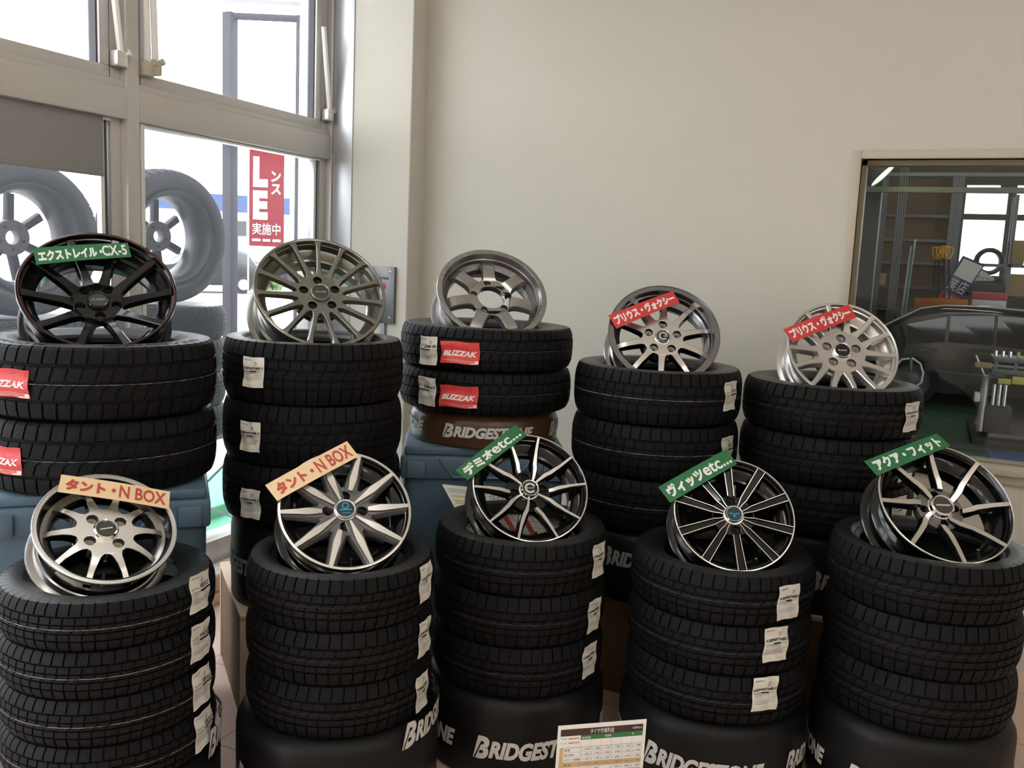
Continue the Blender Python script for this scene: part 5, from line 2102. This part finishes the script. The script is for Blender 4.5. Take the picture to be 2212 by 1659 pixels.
obj('lever', bm, 'chrome', t)
l0 = mp(2122, 788)
bm = bmesh.new()
box(bm, l0.x - .07, -.03, l0.z - .03, l0.x + .09, .05, l0.z + .025, bev=.015)
obj('glove_rag', bm, 'cardboard', t)

# mats on the green floor
bm = bmesh.new()
a = PZ(2042, 957, 0)
b_ = PZ(2128, 968, 0)
box(bm, a.x - .6, b_.y - .2, 0, b_.x, a.y + .1, .02, bev=.005)
o = obj('floor_mat', bm, 'mat_grey')
tag(o, 'grey rubber mat on the green workshop floor', 'mat')
bm = bmesh.new()
a = PZ(2130, 972, 0)
box(bm, a.x, a.y - .42, 0, a.x + 2.2, a.y + .02, .012, bev=.004)
o = obj('floor_mat', bm, 'mat_blue')
tag(o, 'blue mat on the green workshop floor below the bench machine', 'mat')

# storage rack with tyre, boxes and banners
YS = 15.0
rx0, _ = wx(2048, 600, YS)
rx1, _ = wx(2182, 560, YS)
t = thing('storage_rack', 'dark steel storage rack in front of the bright workshop windows', 'rack', (0, YS, 0))
ztop_, zmid, zlow = wx(2100, 568, YS)[1], wx(2110, 637, YS)[1], .5
for x, zt_ in ((rx0, ztop_ + .02), (rx1, wx(2186, 420, YS)[1]), (rx1 + 1.2, ztop_ + .3)):
    for y in (0, .5):
        bm = bmesh.new()
        box(bm, x - .02, y, 0, x + .03, y + .04, zt_)
        obj('upright', bm, 'garage_grey', t)
for z in (ztop_, zmid, zlow):
    bm = bmesh.new()
    if z == ztop_:
        box(bm, rx0 + .031, 0, z - .04, rx1 + 1.18, .03, z)
        box(bm, rx0 + .031, .51, z - .04, rx1 + 1.18, .54, z)
    else:
        box(bm, rx0 + .031, 0, z - .03, rx1 + 1.18, .54, z)
    obj('shelf', bm, 'garage_grey' if z != zmid else 'garage_dark', t)
xd0, zd = wx(2066, 609, YS)
bm = bmesh.new()
box(bm, xd0, .02, zmid + .001, rx1 - .04, .5, zd, bev=.01)
o = obj('storage_case', bm, 'garage_dark')
o.location = (0, YS, 0)
tag(o, 'dark case on the middle shelf of the workshop storage rack', 'case')
# tyre on the top shelf
xt, zc_ = wx(2136, 565, GY - .12)
zd = zb
o = link('tyre', tyre_geo(zc_ - zd - .002, .17, (zc_ - zd) * .66, 40, 0))
o.location = (xt, GY - .125, zc_)
o.rotation_euler = (PI / 2, 0, .1)
tag(o, 'single tyre standing upright on the workshop window ledge', 'tyre')
# folded banners
def flagboard(name, quad, Y0, cols, label, extra=None):
    t_ = thing(name, label, 'banner', (0, Y0, 0))
    q = [Vector((wx(*p, Y0)[0], 0, wx(*p, Y0)[1])) for p in quad]
    f = lambda x, y, l=0.0: q[3].lerp(q[2], x).lerp(q[0].lerp(q[1], x), y) + Vector((0, -l, 0))
    bm_ = bmesh.new()
    vs_ = [[bm_.verts.new(f(x, y, l)) for x, y in ((0, 0), (1, 0), (1, 1), (0, 1))] for l in (0, .02)]
    bm_.faces.new(vs_[1])
    bm_.faces.new(vs_[0])
    for i_ in range(4):
        bm_.faces.new((vs_[0][i_], vs_[0][(i_ + 1) % 4], vs_[1][(i_ + 1) % 4], vs_[1][i_]))
    obj('board', bm_, cols[0], t_, smooth=False)
    if extra:
        bm_ = bmesh.new()
        for e in extra:
            if e[0] == 'r':
                put_rect(bm_, *e[1:5], lambda x, y: f(x, y, .024), e[5])
            else:
                put_text(bm_, e[1], *e[2:6], lambda x, y: f(x, y, .028), e[6], bold=.03)
        flat_obj('printing', bm_, cols, t_)


flagboard('folded_banner', ((2080, 552), (2128, 572), (2056, 678), (2014, 656)), YS - .16, ['far_blue', 'white_print', 'red_print', 'sign_green'],
          'blue white and red folded banner leaning on the workshop rack', [('r', .10, .62, .95, .96, 1), ('r', .05, .05, .95, .32, 2), ('t', '業', .1, .36, .5, .60, 1), ('t', '店', .55, .36, .92, .60, 1), ('t', '応', .3, .08, .8, .28, 1)])
flagboard('show_card', ((2117, 581), (2150, 602), (2146, 607), (2086, 607)), YS + .26, ['white_print', 'grey_print'], 'white pointed show card standing on the workshop rack', [('t', 'タイヤ', .2, .3, .8, .6, 1)])


def cbox(name, px0, py0, px1, py1, Y0, dep, m_, label, cat='box', group=None, extra=None):
    x0, z1 = wx(px0, py0, Y0)
    x1, z0 = wx(px1, py1, Y0)
    bm_ = bmesh.new()
    box(bm_, x0, 0, z0, x1, dep, z1, bev=.008)
    o_ = obj(name, bm_, m_)
    o_.location = (0, Y0, 0)
    return tag(o_, label, cat, group), x0, z0, x1, z1


o, *_q = cbox('cardboard_box', 2176, 586, 2222, 637, YS + .06, .4, 'cardboard', 'larger cardboard box on the workshop rack at the right edge', group='cardboard boxes in the workshop')
o.location.z = zmid + .002 - _q[1]
o, *_q = cbox('cardboard_box', 2190, 514, 2212, 567, YS - .03, .57, 'cardboard', 'taller cardboard box higher on the workshop rack', group='cardboard boxes in the workshop')
o.location.z = ztop_ + .002 - _q[1]
o, *_q = cbox('cardboard_box', 1896, 595, 1911, 621, 15.94, .28, 'tan_print', 'small tan box on the brown shelving', group='cardboard boxes in the workshop')
o.location.z = wx(1990, 622, 15.9)[1] + .021 - _q[1]
o, x0, z0, x1, z1 = cbox('tool_carton', 2100, 646, 2172, 668, 14.3, .45, 'card_white', 'white carton with a red lid behind the black car roof', 'carton')
o.name = 'tool_carton'
bm = bmesh.new()
box(bm, x0 - .01, -.01, z1 + .001, x1 + .01, .46, z1 + .10, bev=.008)
obj('lid', bm, 'box_red', o)
bm = bmesh.new()
box(bm, x0, 0, 0, x1 + 2.0, .6, z0 - .002)
o = obj('side_bench', bm, 'garage_grey')
o.location = (0, 14.25, 0)
tag(o, 'grey bench behind the black car carrying the red lidded carton', 'bench')
# snow shovels
for k, (p, q, hd) in enumerate(((2023, 538, 0), (2031, 538, 0), (2042, 536, 0), (2051, 538, 0))):
    Y0 = 14.70 - .13 * k
    t = thing('snow_shovel', ('yellow gripped snow shovel, %s of the four behind the car' % ['leftmost', 'second from left', 'third from left', 'rightmost'][k]), 'shovel', (0, Y0, 0), group='yellow gripped snow shovels')
    a = PY(p, q, Y0)
    b_ = PY(p - 4 + (k - 1.5) * 3, 648, Y0)
    bm = bmesh.new()
    tube(bm, [(a.x, 0, a.z - .12), (b_.x, 0, b_.z)], .014, 6)
    obj('shaft', bm, 'rubber_plain', t)
    bm = bmesh.new()
    for s in (-1, 1):
        tube(bm, [(a.x, 0, a.z - .15), (a.x + s * .045, 0, a.z - .07), (a.x + s * .045, 0, a.z + .02)], .014, 6)
    tube(bm, [(a.x - .05, 0, a.z + .02), (a.x + .05, 0, a.z + .02)], .015, 6)
    obj('grip', bm, 'yellow_plastic', t)
    bm = bmesh.new()
    x_, z_ = b_.x, b_.z
    n = 6
    top = [bm.verts.new((x_ - .24 + .48 * i / n, -.06 * math.sin(PI * i / n) + .02, z_ + .02)) for i in range(n + 1)]
    bot = [bm.verts.new((x_ - .26 + .52 * i / n, -.10 * math.sin(PI * i / n) - .05, z_ - .48)) for i in range(n + 1)]
    for i in range(n):
        bm.faces.new((top[i], top[i + 1], bot[i + 1], bot[i]))
    bmesh.ops.solidify(bm, geom=bm.faces[:], thickness=.012)
    obj('blade', bm, 'orange_plastic', t)
    bm = bmesh.new()
# green pole bundle
t = thing('pole_bundle', 'pale green and white poles leaning against the brown shelving', 'poles', (0, 15.2, 0))
for k, (a, b, m_) in enumerate((((1977, 517), (1953, 690), 'card_white'), ((1972, 540), (1950, 690), 'pale_green'), ((1968, 532), (1946, 690), 'card_white'))):
    p, q = PY(*a, 15.2), PY(*b, 15.2)
    dd = (q - p)
    q = p + dd * (p.z / -dd.z)
    bm = bmesh.new()
    tube(bm, [(p.x, -.02 * k, p.z), (q.x, -.02 * k, 0)], .022 if m_ == 'pale_green' else .014, 8)
    obj('pole', bm, m_, t)

# support for the shovels
zb_ = min(v_.co.z for o_ in C.objects if o_.name.startswith('blade') for v_ in o_.data.vertices)
xa_ = min(v_.co.x for o_ in C.objects if o_.name.startswith('blade') for v_ in o_.data.vertices)
xz_ = max(v_.co.x for o_ in C.objects if o_.name.startswith('blade') for v_ in o_.data.vertices)
bm = bmesh.new()
box(bm, xa_ - .05, 14.12, 0, min(xz_ + .05, x0 - .02), 14.90, zb_ - .002)
box(bm, xa_ - .05, 14.11, zb_ - .12, min(xz_ + .05, x0 - .02), 14.119, zb_ - .10)
o = obj('low_cabinet', bm, 'garage_brown', smooth=False)
tag(o, 'low brown cabinet behind the car that carries the snow shovels', 'cabinet')
for i, (x, y) in enumerate([(a, b) for a in (0.5, 3.6) for b in (7.4, 13.0)]):  # unseen tube lights added to brighten the workshop
    t = thing('ceiling_light', 'added unseen workshop fill light with one glowing tube', 'ceiling light', (x, y, 3.9), group='added fill lights of the workshop')
    bm = bmesh.new()
    box(bm, -.63, -.1, -.05, .63, .1, 0, bev=.006)
    obj('housing', bm, 'ceiling', t)
    bm = bmesh.new()
    tube(bm, [(-.6, 0, -.075), (.6, 0, -.075)], .022, 10)
    obj('tube', bm, 'fill_tube', t)
